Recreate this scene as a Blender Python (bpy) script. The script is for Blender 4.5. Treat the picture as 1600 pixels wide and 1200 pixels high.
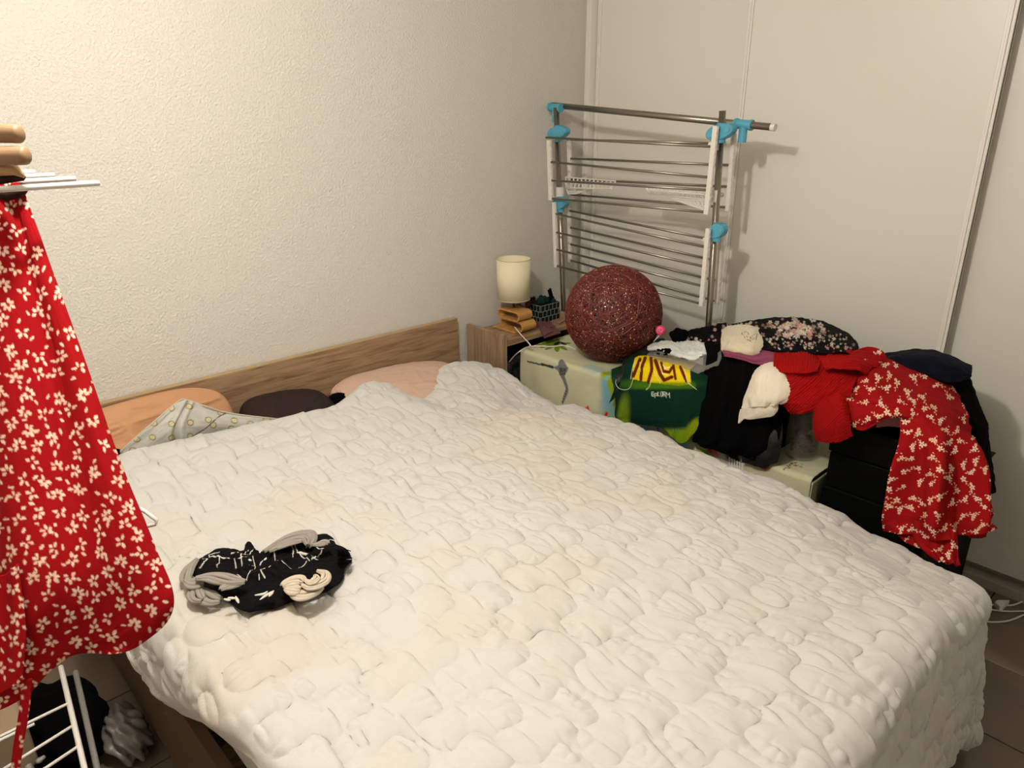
import bpy, bmesh, math
import numpy as np
from mathutils import Vector, Matrix
from mathutils.kdtree import KDTree

S = bpy.context.scene
for o in list(bpy.data.objects):
    bpy.data.objects.remove(o, do_unlink=True)
PI = math.pi

# ------------------------------------------------------------------ camera
F, PITCH, YAW, ROLL = 1128.668, 0.36283767, 0.818359513, -0.005229524
CAM = np.array([-2.745, -2.421, 1.63])
_f = np.array([math.cos(PITCH)*math.cos(YAW), math.cos(PITCH)*math.sin(YAW), -math.sin(PITCH)])
_r = np.cross(_f, [0, 0, 1]); _r /= np.linalg.norm(_r); _u = np.cross(_r, _f)
_c, _s = math.cos(ROLL), math.sin(ROLL)
ROT = np.array([_c*_r+_s*_u, -_s*_r+_c*_u, _f])
cd = bpy.data.cameras.new('camera'); cam = bpy.data.objects.new('camera', cd)
S.collection.objects.link(cam)
cd.sensor_width = 36; cd.lens = F*36/1600; cd.clip_start = 0.02; cd.clip_end = 50
cam.matrix_world = Matrix.Translation(Vector(CAM)) @ Matrix([list(ROT[0]), list(ROT[1]), list(-ROT[2])]).transposed().to_4x4()
S.camera = cam

# ------------------------------------------------------------------ world, lights, exposure
w = bpy.data.worlds.new('world'); S.world = w; w.use_nodes = True
w.node_tree.nodes['Background'].inputs[0].default_value = (1.0, 0.9, 0.78, 1)
w.node_tree.nodes['Background'].inputs[1].default_value = 0.02
BULB = (-2.32, -1.38, 2.31)
ld = bpy.data.lights.new('ceiling_bulb_light', 'POINT'); ld.energy = 72; ld.color = (1.0, 0.93, 0.835)
ld.shadow_soft_size = 0.055
lo = bpy.data.objects.new('ceiling_bulb_light', ld); lo.location = BULB; S.collection.objects.link(lo)
S.view_settings.view_transform = 'Standard'; S.view_settings.look = 'None'
S.view_settings.gamma = 1.0; S.view_settings.exposure = -0.05
S.view_settings.use_curve_mapping = False

# ------------------------------------------------------------------ measuring helpers (authoring points)
def ray(u, v): return ROT.T @ np.array([(u-800)/F, -(v-600)/F, 1.0])
def AX(u, v, x): d = ray(u, v); return CAM+d*((x-CAM[0])/d[0])
def AY(u, v, y): d = ray(u, v); return CAM+d*((y-CAM[1])/d[1])
def AZ(u, v, z): d = ray(u, v); return CAM+d*((z-CAM[2])/d[2])
def AD(u, v, t): return CAM+ray(u, v)*t

# ------------------------------------------------------------------ noise
def _lat(ix, iy, seed):
    h = (ix.astype(np.int64)*374761393 + iy.astype(np.int64)*668265263 + seed*1442695041) & 0xffffffff
    h = ((h ^ (h >> 13))*1274126177) & 0xffffffff
    h = h ^ (h >> 16)
    return (h & 0xffff)/65535.0
def vnoise(x, y, seed=0):
    x = np.asarray(x, float); y = np.asarray(y, float)
    ix = np.floor(x); iy = np.floor(y); fx = x-ix; fy = y-iy
    fx = fx*fx*fx*(fx*(fx*6-15)+10); fy = fy*fy*fy*(fy*(fy*6-15)+10)
    a = _lat(ix, iy, seed); b = _lat(ix+1, iy, seed); c = _lat(ix, iy+1, seed); d = _lat(ix+1, iy+1, seed)
    return (a*(1-fx)+b*fx)*(1-fy)+(c*(1-fx)+d*fx)*fy
def fbm(x, y, seed=0, o=4):
    s = 0; a = 0.5; t = 0
    for k in range(o):
        s = s+a*(vnoise(x*2**k, y*2**k, seed+k*17)-0.5); t += a; a *= 0.5
    return s/t*2
def ridge(x, y, seed=0, o=3):
    s = 0; a = 0.5; t = 0
    for k in range(o):
        n = 1-np.abs(vnoise(x*2**k, y*2**k, seed+k*31)*2-1)
        s = s+a*n*n; t += a; a *= 0.5
    return s/t
def sstep(a, b, x):
    t = np.clip((np.asarray(x, float)-a)/(b-a), 0, 1); return t*t*(3-2*t)

# ------------------------------------------------------------------ canvas: flat prints drawn into colour attributes
def lin(c):
    c = np.asarray(c, float)
    if c.max() > 1.001: c = c/255.0
    return np.where(c <= 0.04045, c/12.92, ((c+0.055)/1.055)**2.4)
class Canvas:
    def __init__(s, x0, y0, x1, y1, res, col):
        s.x0, s.y0, s.res = x0, y0, res
        s.w = int((x1-x0)*res)+2; s.h = int((y1-y0)*res)+2
        s.a = np.zeros((s.h, s.w, 3)); s.a[:] = lin(col)
    def _win(s, ax, ay, bx, by):
        i0 = max(0, int((ay-s.y0)*s.res)-1); i1 = min(s.h, int((by-s.y0)*s.res)+2)
        j0 = max(0, int((ax-s.x0)*s.res)-1); j1 = min(s.w, int((bx-s.x0)*s.res)+2)
        if i0 >= i1 or j0 >= j1: return None
        yy, xx = np.mgrid[i0:i1, j0:j1]
        return (slice(i0, i1), slice(j0, j1)), xx/s.res+s.x0, yy/s.res+s.y0
    def ellipse(s, cx, cy, a, b, rot, col, ring=None):
        m = max(a, b); w_ = s._win(cx-m, cy-m, cx+m, cy+m)
        if not w_: return
        sl, X, Y = w_; c, n = math.cos(rot), math.sin(rot)
        u = ((X-cx)*c+(Y-cy)*n)/a; v = (-(X-cx)*n+(Y-cy)*c)/b
        r = u*u+v*v; k = r < 1
        if ring: k = k & (r > ring)
        s.a[sl][k] = lin(col)
    def line(s, pts, wd, col):
        for (ax, ay), (bx, by) in zip(pts[:-1], pts[1:]):
            w_ = s._win(min(ax, bx)-wd, min(ay, by)-wd, max(ax, bx)+wd, max(ay, by)+wd)
            if not w_: continue
            sl, X, Y = w_; dx, dy = bx-ax, by-ay; L = dx*dx+dy*dy+1e-12
            t = np.clip(((X-ax)*dx+(Y-ay)*dy)/L, 0, 1)
            s.a[sl][np.hypot(X-ax-t*dx, Y-ay-t*dy) < wd/2] = lin(col)
    def poly(s, pts, col, blend=None):
        P = np.array(pts, float); w_ = s._win(P[:, 0].min(), P[:, 1].min(), P[:, 0].max(), P[:, 1].max())
        if not w_: return
        sl, X, Y = w_; k = np.zeros(X.shape, bool); n = len(P)
        for i in range(n):
            (ax, ay), (bx, by) = P[i], P[(i+1) % n]
            if ay == by: continue
            c = ((ay > Y) != (by > Y)) & (X < (bx-ax)*(Y-ay)/(by-ay)+ax); k ^= c
        s.a[sl][k] = lin(col)
    def soft(s, cx, cy, a, b, rot, col, k=1.0):
        m = max(a, b)*1.6; w_ = s._win(cx-m, cy-m, cx+m, cy+m)
        if not w_: return
        sl, X, Y = w_; c, n = math.cos(rot), math.sin(rot)
        u = ((X-cx)*c+(Y-cy)*n)/a; v = (-(X-cx)*n+(Y-cy)*c)/b
        f = (1-sstep(0.6, 1.5, np.sqrt(u*u+v*v)))[..., None]*k
        s.a[sl] = s.a[sl]*(1-f)+lin(col)*f
    def flower(s, cx, cy, r, rot, col, centre=None, n=5, gap=0.55):
        for k in range(n):
            a = rot+k*2*PI/n
            s.ellipse(cx+math.cos(a)*r*.6, cy+math.sin(a)*r*.6, r*.42, r*.42*gap, a, col)
        if centre is not None: s.ellipse(cx, cy, r*.2, r*.2, 0, centre)
    def sample(s, X, Y):
        x = np.clip((X-s.x0)*s.res, 0, s.w-1.001); y = np.clip((Y-s.y0)*s.res, 0, s.h-1.001)
        i = y.astype(int); j = x.astype(int); fy = (y-i)[..., None]; fx = (x-j)[..., None]
        a = s.a
        return (a[i, j]*(1-fx)+a[i, j+1]*fx)*(1-fy)+(a[i+1, j]*(1-fx)+a[i+1, j+1]*fx)*fy

# ------------------------------------------------------------------ materials
MATS = {}
def mat(name, col=None, rough=0.6, metal=0.0, bump=None, attr=False, trans=0.0, alpha=1.0, sheen=0.0, vary=None, wave=None):
    if name in MATS: return MATS[name]
    m = bpy.data.materials.new(name); m.use_nodes = True; nt = m.node_tree; b = nt.nodes['Principled BSDF']
    L = nt.links; N = nt.nodes
    b.inputs['Roughness'].default_value = rough; b.inputs['Metallic'].default_value = metal
    b.inputs['Transmission Weight'].default_value = trans; b.inputs['Alpha'].default_value = alpha
    b.inputs['Sheen Weight'].default_value = sheen; b.inputs['Specular IOR Level'].default_value = 0.5 if rough < .6 else (0.03 if name == 'black_fabric' else 0.09)
    tc = N.new('ShaderNodeTexCoord')
    src = None
    if attr:
        a = N.new('ShaderNodeAttribute'); a.attribute_name = 'Col'; src = a.outputs['Color']
    else:
        c = lin(col); b.inputs['Base Color'].default_value = (*c, 1)
    if vary:   # (scale, colour2, stretch)
        n = N.new('ShaderNodeTexNoise'); n.inputs['Scale'].default_value = vary[0]; n.inputs['Detail'].default_value = 5
        mp = N.new('ShaderNodeMapping'); mp.inputs['Scale'].default_value = vary[2]
        L.new(tc.outputs['Object'], mp.inputs[0]); L.new(mp.outputs[0], n.inputs['Vector'])
        mx = N.new('ShaderNodeMix'); mx.data_type = 'RGBA'
        mr = N.new('ShaderNodeMapRange'); mr.inputs[1].default_value = 0.38; mr.inputs[2].default_value = 0.62
        L.new(n.outputs[0], mr.inputs[0]); L.new(mr.outputs[0], mx.inputs[0])
        if src: L.new(src, mx.inputs[6])
        else: mx.inputs[6].default_value = (*lin(col), 1)
        mx.inputs[7].default_value = (*lin(vary[1]), 1); src = mx.outputs[2]
    if src: L.new(src, b.inputs['Base Color'])
    if bump:   # (scale, distance, detail)
        n = N.new('ShaderNodeTexNoise'); n.inputs['Scale'].default_value = bump[0]
        n.inputs['Detail'].default_value = bump[2] if len(bump) > 2 else 3
        bp = N.new('ShaderNodeBump'); bp.inputs['Distance'].default_value = bump[1]; bp.inputs['Strength'].default_value = 1.0
        L.new(tc.outputs['Object'], n.inputs['Vector']); L.new(n.outputs[0], bp.inputs['Height']); L.new(bp.outputs[0], b.inputs['Normal'])
    MATS[name] = m
    return m
def glassy(name, col, rough, mixf):
    m = bpy.data.materials.new(name); m.use_nodes = True; nt = m.node_tree; N = nt.nodes; L = nt.links
    b = N['Principled BSDF']; b.inputs['Base Color'].default_value = (*lin(col), 1); b.inputs['Roughness'].default_value = rough
    t = N.new('ShaderNodeBsdfTransparent'); mx = N.new('ShaderNodeMixShader')
    mx.inputs[0].default_value = mixf
    L.new(t.outputs[0], mx.inputs[1]); L.new(b.outputs[0], mx.inputs[2]); L.new(mx.outputs[0], N['Material Output'].inputs[0])
    return m

# stucco wall
def stucco():
    m = bpy.data.materials.new('stucco_wall'); m.use_nodes = True; N = m.node_tree.nodes; L = m.node_tree.links
    b = N['Principled BSDF']; b.inputs['Base Color'].default_value = (*lin((214, 210, 202)), 1); b.inputs['Roughness'].default_value = 0.95; b.inputs['Specular IOR Level'].default_value = 0.1
    tc = N.new('ShaderNodeTexCoord'); n = N.new('ShaderNodeTexNoise'); n.inputs['Scale'].default_value = 125; n.inputs['Detail'].default_value = 3
    n2 = N.new('ShaderNodeTexNoise'); n2.inputs['Scale'].default_value = 200; n2.inputs['Detail'].default_value = 2
    ad = N.new('ShaderNodeMath'); ad.operation = 'MULTIPLY_ADD'; ad.inputs[1].default_value = 0.5
    cr = N.new('ShaderNodeMapRange'); cr.inputs[1].default_value = 0.42; cr.inputs[2].default_value = 0.68
    bp = N.new('ShaderNodeBump'); bp.inputs['Distance'].default_value = 0.0014; bp.inputs['Strength'].default_value = 1
    L.new(tc.outputs['Object'], n.inputs['Vector']); L.new(tc.outputs['Object'], n2.inputs['Vector'])
    L.new(n2.outputs[0], ad.inputs[0]); L.new(n.outputs[0], cr.inputs[0]); L.new(cr.outputs[0], ad.inputs[2])
    L.new(ad.outputs[0], bp.inputs['Height']); L.new(bp.outputs[0], b.inputs['Normal'])
    return m
M_STUCCO = stucco()
M_PLAIN = mat('plain_paint', (236, 232, 224), 0.9)
M_DOOR = mat('lacquered_door_panel', (226, 223, 214), 0.34, bump=(3, 0.0006, 2))
M_PROFILE = mat('white_profile', (232, 229, 221), 0.4)
M_TRACK = mat('aluminium_track', (168, 162, 150), 0.5)
M_TILE = mat('floor_tile_ceramic', (116, 101, 85), 0.42, vary=(3, (102, 88, 72), (1, 1, 1)), bump=(18, 0.0006))
M_GROUT = mat('floor_grout', (46, 38, 32), 0.9)
M_OAK = None
def wood(name, a, b_, axis):
    m = bpy.data.materials.new(name); m.use_nodes = True; N = m.node_tree.nodes; L = m.node_tree.links
    b = N['Principled BSDF']; b.inputs['Roughness'].default_value = 0.5
    tc = N.new('ShaderNodeTexCoord'); mp = N.new('ShaderNodeMapping')
    mp.inputs['Scale'].default_value = axis
    n = N.new('ShaderNodeTexNoise'); n.inputs['Scale'].default_value = 6; n.inputs['Detail'].default_value = 8; n.inputs['Distortion'].default_value = 0.6
    r = N.new('ShaderNodeValToRGB'); e = r.color_ramp.elements
    e[0].position = 0.32; e[0].color = (*lin(a), 1); e[1].position = 0.7; e[1].color = (*lin(b_), 1)
    k = e.new(0.5); k.color = (*((lin(a)*0.4+lin(b_)*0.6)), 1)
    L.new(tc.outputs['Object'], mp.inputs[0]); L.new(mp.outputs[0], n.inputs['Vector']); L.new(n.outputs[0], r.inputs[0]); L.new(r.outputs[0], b.inputs['Base Color'])
    bp = N.new('ShaderNodeBump'); bp.inputs['Distance'].default_value = 0.0006
    L.new(n.outputs[0], bp.inputs['Height']); L.new(bp.outputs[0], b.inputs['Normal'])
    return m
M_OAK = wood('oak_laminate_along', (118, 90, 64), (172, 142, 110), (1.0, 8, 11))
M_OAKV = wood('oak_laminate_upright', (122, 98, 74), (168, 142, 114), (9, 9, 0.8))
M_EDGE = mat('oak_edge_band', (176, 152, 112), 0.5)
M_CLOTH = mat('printed_cloth', attr=True, rough=0.9, bump=(900, 0.0002, 1))
M_DUVET = mat('white_quilt_cotton', attr=True, rough=0.8, bump=(60, 0.0012, 4), sheen=0.15)
M_STEEL = mat('brushed_steel', (150, 143, 132), 0.32, metal=0.95)
M_WPLAST = mat('white_plastic', (226, 222, 214), 0.45)
M_BLUE = mat('turquoise_plastic', (84, 164, 190), 0.45)
M_WIRE = mat('white_coated_wire', (226, 222, 216), 0.35)
M_BLACK = mat('black_fabric', (8, 8, 9), 0.9, bump=(400, 0.0004, 2))
M_BLACKBOX = mat('black_painted_board', (6, 7, 6), 0.65, bump=(120, 0.0003, 2))

# ------------------------------------------------------------------ object helpers
def tag(o, label=None, cat=None, group=None, kind=None):
    if label: o['label'] = label
    if cat: o['category'] = cat
    if group: o['group'] = group
    if kind: o['kind'] = kind
    return o
def empty(name, loc, label=None, cat=None, group=None, kind=None):
    o = bpy.data.objects.new(name, None); S.collection.objects.link(o); o.location = Vector(loc)
    o.empty_display_size = 0.05
    return tag(o, label, cat, group, kind)
def link(name, me, m, parent=None, smooth=False):
    o = bpy.data.objects.new(name, me); S.collection.objects.link(o)
    if m: me.materials.append(m)
    if smooth:
        me.polygons.foreach_set('use_smooth', [True]*len(me.polygons))
    if parent:
        o.parent = parent; o.location = -parent.location if parent.parent is None else Vector((0, 0, 0))
    return o
def bmo(name, bm, m, parent=None, smooth=False, bevel=0):
    me = bpy.data.meshes.new(name); bm.normal_update(); bm.to_mesh(me); bm.free()
    o = link(name, me, m, parent, smooth)
    if bevel:
        b = o.modifiers.new('bevel', 'BEVEL'); b.width = bevel; b.segments = 2; b.limit_method = 'ANGLE'
    return o
def bx(bm, lo, hi):
    lo = Vector([min(a, b) for a, b in zip(lo, hi)]); hi2 = Vector([max(a, b) for a, b in zip(lo, hi)])
    r = bmesh.ops.create_cube(bm, size=1)
    for v in r['verts']:
        v.co = Vector([lo[i]+(v.co[i]+.5)*(hi2[i]-lo[i]) for i in range(3)])
    return r['verts']
def box(name, lo, hi, m, parent=None, bevel=0.0):
    bm = bmesh.new(); lo_ = [min(a, b) for a, b in zip(lo, hi)]; hi_ = [max(a, b) for a, b in zip(lo, hi)]
    bx(bm, lo_, hi_); return bmo(name, bm, m, parent, False, bevel)
def frame_at(d):
    d = Vector(d).normalized(); a = Vector((0, 0, 1)) if abs(d.z) < .9 else Vector((1, 0, 0))
    s = d.cross(a).normalized(); return s, d.cross(s).normalized()
def tube(bm, pts, r, n=10, cap=True, flat=1.0):
    pts = [Vector(p) for p in pts]; rings = []
    s0 = None
    for i, p in enumerate(pts):
        d = (pts[min(i+1, len(pts)-1)]-pts[max(i-1, 0)]).normalized()
        if s0 is None: s, t = frame_at(d)
        else:
            s = (s0-d*s0.dot(d)).normalized(); t = d.cross(s)
        s0 = s
        rr = r[i] if hasattr(r, '__len__') else r
        rings.append([bm.verts.new(p+s*math.cos(2*PI*k/n)*rr+t*math.sin(2*PI*k/n)*rr*flat) for k in range(n)])
    for a, b in zip(rings[:-1], rings[1:]):
        for k in range(n): bm.faces.new((a[k], a[(k+1) % n], b[(k+1) % n], b[k]))
    if cap:
        bm.faces.new(rings[0][::-1]); bm.faces.new(rings[-1])
def rod(name, pts, r, m, parent=None, n=10):
    bm = bmesh.new(); tube(bm, pts, r, n); o = bmo(name, bm, m, parent, True)
    return o
def smoothpath(pts, k=8):
    P = np.array([list(p) for p in pts], float); out = cr_eval(P, np.linspace(0, len(P)-1, (len(P)-1)*k+1))
    return [Vector(p) for p in out]
def cr_w(t, n):
    """Catmull-Rom weight matrix for parameters t over n control points"""
    t = np.clip(np.asarray(t, float), 0, n-1-1e-9); i = t.astype(int); f = t-i
    W = np.zeros((len(t), n+2))
    b = [(-f+2*f**2-f**3)/2, (2-5*f**2+3*f**3)/2, (f+4*f**2-3*f**3)/2, (-f**2+f**3)/2]
    for k in range(4): W[np.arange(len(t)), i+k] += b[k]
    V = W[:, 1:-1].copy()       # phantom end points: linear extrapolation
    V[:, 0] += 2*W[:, 0]; V[:, 1] -= W[:, 0]
    V[:, -1] += 2*W[:, -1]; V[:, -2] -= W[:, -1]
    return V
def cr_eval(P, t): return cr_w(t, len(P)) @ P
def grid_mesh(name, P, m, parent=None, col=None, thick=0.0, off=-1.0, closed=False):
    nv, nu = P.shape[:2]
    me = bpy.data.meshes.new(name); V = P.reshape(-1, 3)
    idx = np.arange(nv*nu).reshape(nv, nu)
    if closed: idx = np.concatenate([idx, idx[:, :1]], 1)
    q = np.stack([idx[:-1, :-1], idx[:-1, 1:], idx[1:, 1:], idx[1:, :-1]], -1).reshape(-1, 4)
    me.vertices.add(len(V)); me.vertices.foreach_set('co', V.ravel().astype(np.float32))
    me.loops.add(q.size); me.loops.foreach_set('vertex_index', q.ravel().astype(np.int32))
    me.polygons.add(len(q)); me.polygons.foreach_set('loop_start', np.arange(0, q.size, 4, dtype=np.int32))
    me.polygons.foreach_set('loop_total', np.full(len(q), 4, dtype=np.int32))
    me.update(calc_edges=True); me.validate()
    if col is not None:
        c = np.ones((len(V), 4), np.float32); c[:, :3] = np.broadcast_to(col.reshape(-1, 3), (len(V), 3))
        a = me.color_attributes.new('Col', 'FLOAT_COLOR', 'POINT'); a.data.foreach_set('color', c.ravel())
    o = link(name, me, m, parent, True)
    if thick:
        s = o.modifiers.new('thickness', 'SOLIDIFY'); s.thickness = thick; s.offset = off
    return o
def normals(P):
    du = np.gradient(P, axis=1); dv = np.gradient(P, axis=0); n = np.cross(du, dv)
    return n/(np.linalg.norm(n, axis=-1, keepdims=True)+1e-12)
def patch(ctrl, nv, nu):
    """ctrl rows x cols of (x,y,z,a,b); returns positions and the two print coordinates"""
    C = np.array(ctrl, float); R, K = C.shape[:2]
    A = cr_w(np.linspace(0, R-1, nv), R); B = cr_w(np.linspace(0, K-1, nu), K)
    G = np.einsum('ij,jkc,lk->ilc', A, C, B)
    return G[..., :3], G[..., 3], G[..., 4]
def pxrow(r): return [(*AX(u, v, x), u, v) for u, v, x in r]
def cloth(name, rows, nv, nu, colf, parent=None, m=None, thick=0.003, folds=None, conv=None, off=0.0):
    ctrl = [[(*(conv or AX)(u, v, x), u, v) for u, v, x in r] for r in rows]
    P, U, V = patch(ctrl, nv, nu)
    N = normals(P)
    if np.mean(N @ (CAM-P.mean((0, 1)))) < 0: N = -N
    a, b = np.meshgrid(np.linspace(0, 1, nu), np.linspace(0, 1, nv))
    if folds is not None:
        P0 = P; P = P+N*folds(a, b)[..., None]
        if colf:       # the print follows the fabric's flat pattern in the vertical plane
            y0, z0 = P0[..., 1].mean(), P0[..., 2].mean()
            bas = lambda Q: np.stack([np.ones(Q.shape[:-1]), Q[..., 0], Q[..., 1]-y0, Q[..., 2]-z0, (Q[..., 1]-y0)**2, (Q[..., 1]-y0)*(Q[..., 2]-z0), (Q[..., 2]-z0)**2], -1)
            A0 = bas(P0).reshape(-1, 7); A1 = bas(P).reshape(-1, 7)
            for arr in (U, V):
                k = np.linalg.lstsq(A0, arr.ravel(), rcond=None)[0]; arr += ((A1-A0) @ k).reshape(arr.shape)
    c = colf(U, V) if colf else None
    return grid_mesh(name, P, m or M_CLOTH, parent, c, thick, off)
def const(c):
    c = lin(c)
    return lambda U, V: np.broadcast_to(c, U.shape+(3,)).copy()

# ================================================================== STRUCTURE
RX, RY, H = -3.9, -3.9, 2.5
def struct(o): o['kind'] = 'structure'; return o
struct(box('wall_left', (RX, 0, 0), (0.6, 0.12, H), M_STUCCO))
struct(box('wall_back', (0.6, RY, 0), (0.7, 0.12, H), M_PLAIN))
struct(box('wall_right', (RX, RY-.1, 0), (0.7, RY, H), M_PLAIN))
struct(box('wall_front', (RX-.1, RY-.1, 0), (RX, 0.12, H), M_PLAIN))
struct(box('ceiling', (RX-.1, RY-.1, H), (0.7, 0.12, H+.1), M_PLAIN))
fl = empty('floor', (0, 0, 0), kind='structure')
box('grout_bed', (RX, RY, -0.1), (0.6, 0.0, -0.004), M_GROUT, fl)
T = 0.329
tm = None
for i in range(12):
    for j in range(12):
        x1 = -0.412+0.329*1-i*T; y1 = -2.03+6*T-j*T
        x0 = x1-T+.004; y0 = y1-T+.004
        if i == 0: x1 = 0.25
        if y0 > -.01 or x0 < RX or y0 < RY: continue
        if i == 0 or j == 0 or tm is None:
            bm = bmesh.new(); bx(bm, (x0-x1, y0-y1, -0.012), (0, 0, 0)); me = bpy.data.meshes.new('floor_tile'); bm.to_mesh(me); bm.free(); me.materials.append(M_TILE)
            if i > 0: tm = me
        else: me = tm
        o = bpy.data.objects.new('floor_tile', me); S.collection.objects.link(o); o.parent = fl; o.location = (x1, y1, 0)
        b = o.modifiers.new('bevel', 'BEVEL'); b.width = 0.0015; b.segments = 1
# baseboard along the stucco wall
struct(box('baseboard_left', (RX, -0.012, 0), (-0.0, 0.0, 0.07), M_TILE))

# sliding wardrobe doors
def sdoor(name, ya, yb, xf, stl, str_):
    d = empty(name, (xf, ya, 0.04), kind='structure')
    box('panel', (xf+.006, ya, 0.045), (xf+.016, yb, 2.46), M_DOOR, d)
    for (s, wd) in ((0, stl), (1, str_)):
        if not wd: continue
        e = (ya, ya-wd) if s == 0 else (yb+wd, yb)
        bm = bmesh.new()
        bx(bm, (xf-.002, min(e), .045), (xf+.024, max(e), 2.46))
        c = sum(e)/2
        bx(bm, (xf-.007, c-wd*.16, .045), (xf-.0015, c+wd*.16, 2.46))
        bmo('stile', bm, M_PROFILE, d, bevel=0.0015)
    return d
sdoor('door_1', -0.035, -0.835, 0.034, 0.018, 0)
sdoor('door_2', -0.808, -1.700, 0.002, 0.020, 0.026)
sdoor('door_3', -1.660, -2.560, 0.058, 0.020, 0.026)
sdoor('door_4', -2.530, -3.400, 0.002, 0.020, 0.026)
bm = bmesh.new(); bx(bm, (-.006, -.014, .0), (.06, 0, 2.48)); bx(bm, (-.012, -.034, .0), (.06, -.02, 2.48)); bx(bm, (.0, -.02, 0), (.06, -.014, 2.48))
struct(bmo('trim_1', bm, M_PROFILE, bevel=.0015))
bm = bmesh.new(); bx(bm, (-.006, RY, 0), (.10, 0, .014)); bx(bm, (-.006, RY, .014), (-.002, 0, .036)); bx(bm, (.096, RY, .014), (.10, 0, .034))
struct(bmo('trim_2', bm, M_TRACK))
struct(box('trim_3', (-.006, RY, 2.455), (.08, 0, 2.5), M_PROFILE))
struct(box('trim_4', (.10, RY, 0), (.12, 0, 2.5), M_PLAIN))

# pendant bulb (above the frame)
pb = empty('pendant_bulb', BULB, 'bare warm bulb hanging from the ceiling above the bed', 'lamp')
rod('flex', [(BULB[0], BULB[1], 2.5), (BULB[0], BULB[1], 2.455)], .004, M_WPLAST, pb, 6)
rod('socket', [(BULB[0], BULB[1], 2.46), (BULB[0], BULB[1], 2.415)], .018, M_WPLAST, pb, 12)
mb_ = bpy.data.materials.new('glowing_bulb'); mb_.use_nodes = True; e_ = mb_.node_tree.nodes['Principled BSDF']; e_.inputs['Emission Color'].default_value = (1, .9, .75, 1); e_.inputs['Emission Strength'].default_value = 3
bm = bmesh.new(); bmesh.ops.create_uvsphere(bm, u_segments=20, v_segments=12, radius=.026)
for v in bm.verts: v.co = Vector((v.co.x, v.co.y, v.co.z))+Vector((BULB[0], BULB[1], BULB[2]+.083))
bmo('bulb', bm, mb_, pb, True)

# ================================================================== BED
bed = empty('bed', (-1.62, -1.07, 0), 'wide bed with plain oak laminate headboard standing against the textured wall', 'bed')
hb = box('headboard', (-2.445, -0.03, 0.02), (-0.832, -0.004, 0.778), M_OAK, bed)
box('headboard_edge', (-2.445, -0.0305, 0.778), (-0.832, -0.004, 0.7805), M_EDGE, bed)
M_BEDSIDE = mat('bed_base_brown', (92, 74, 58), 0.7, bump=(200, .0003))
box('side_rail', (-2.43, -2.10, 0.06), (-2.405, -0.031, 0.36), M_BEDSIDE, bed)
box('side_rail', (-0.865, -2.10, 0.06), (-0.84, -0.031, 0.36), M_BEDSIDE, bed)
box('foot_rail', (-2.405, -2.10, 0.06), (-0.865, -2.075, 0.36), M_BEDSIDE, bed)
for x in (-2.40, -0.90):
    for y in (-2.05, -0.10): box('leg', (x, y, 0), (x+.05, y+.05, .06), M_BEDSIDE, bed)
for k in range(12): box('slat', (-2.405, -2.0+k*.165, .30), (-.865, -1.92+k*.165, .318), M_OAKV, bed)
mt = box('mattress', (-2.385, -2.04, 0.319), (-0.90, -0.05, 0.505), mat('mattress_ticking', (205, 198, 186), .9), None, .04)
tag(mt, 'thick pale mattress lying on the bed base under the quilt', 'mattress')

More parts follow.
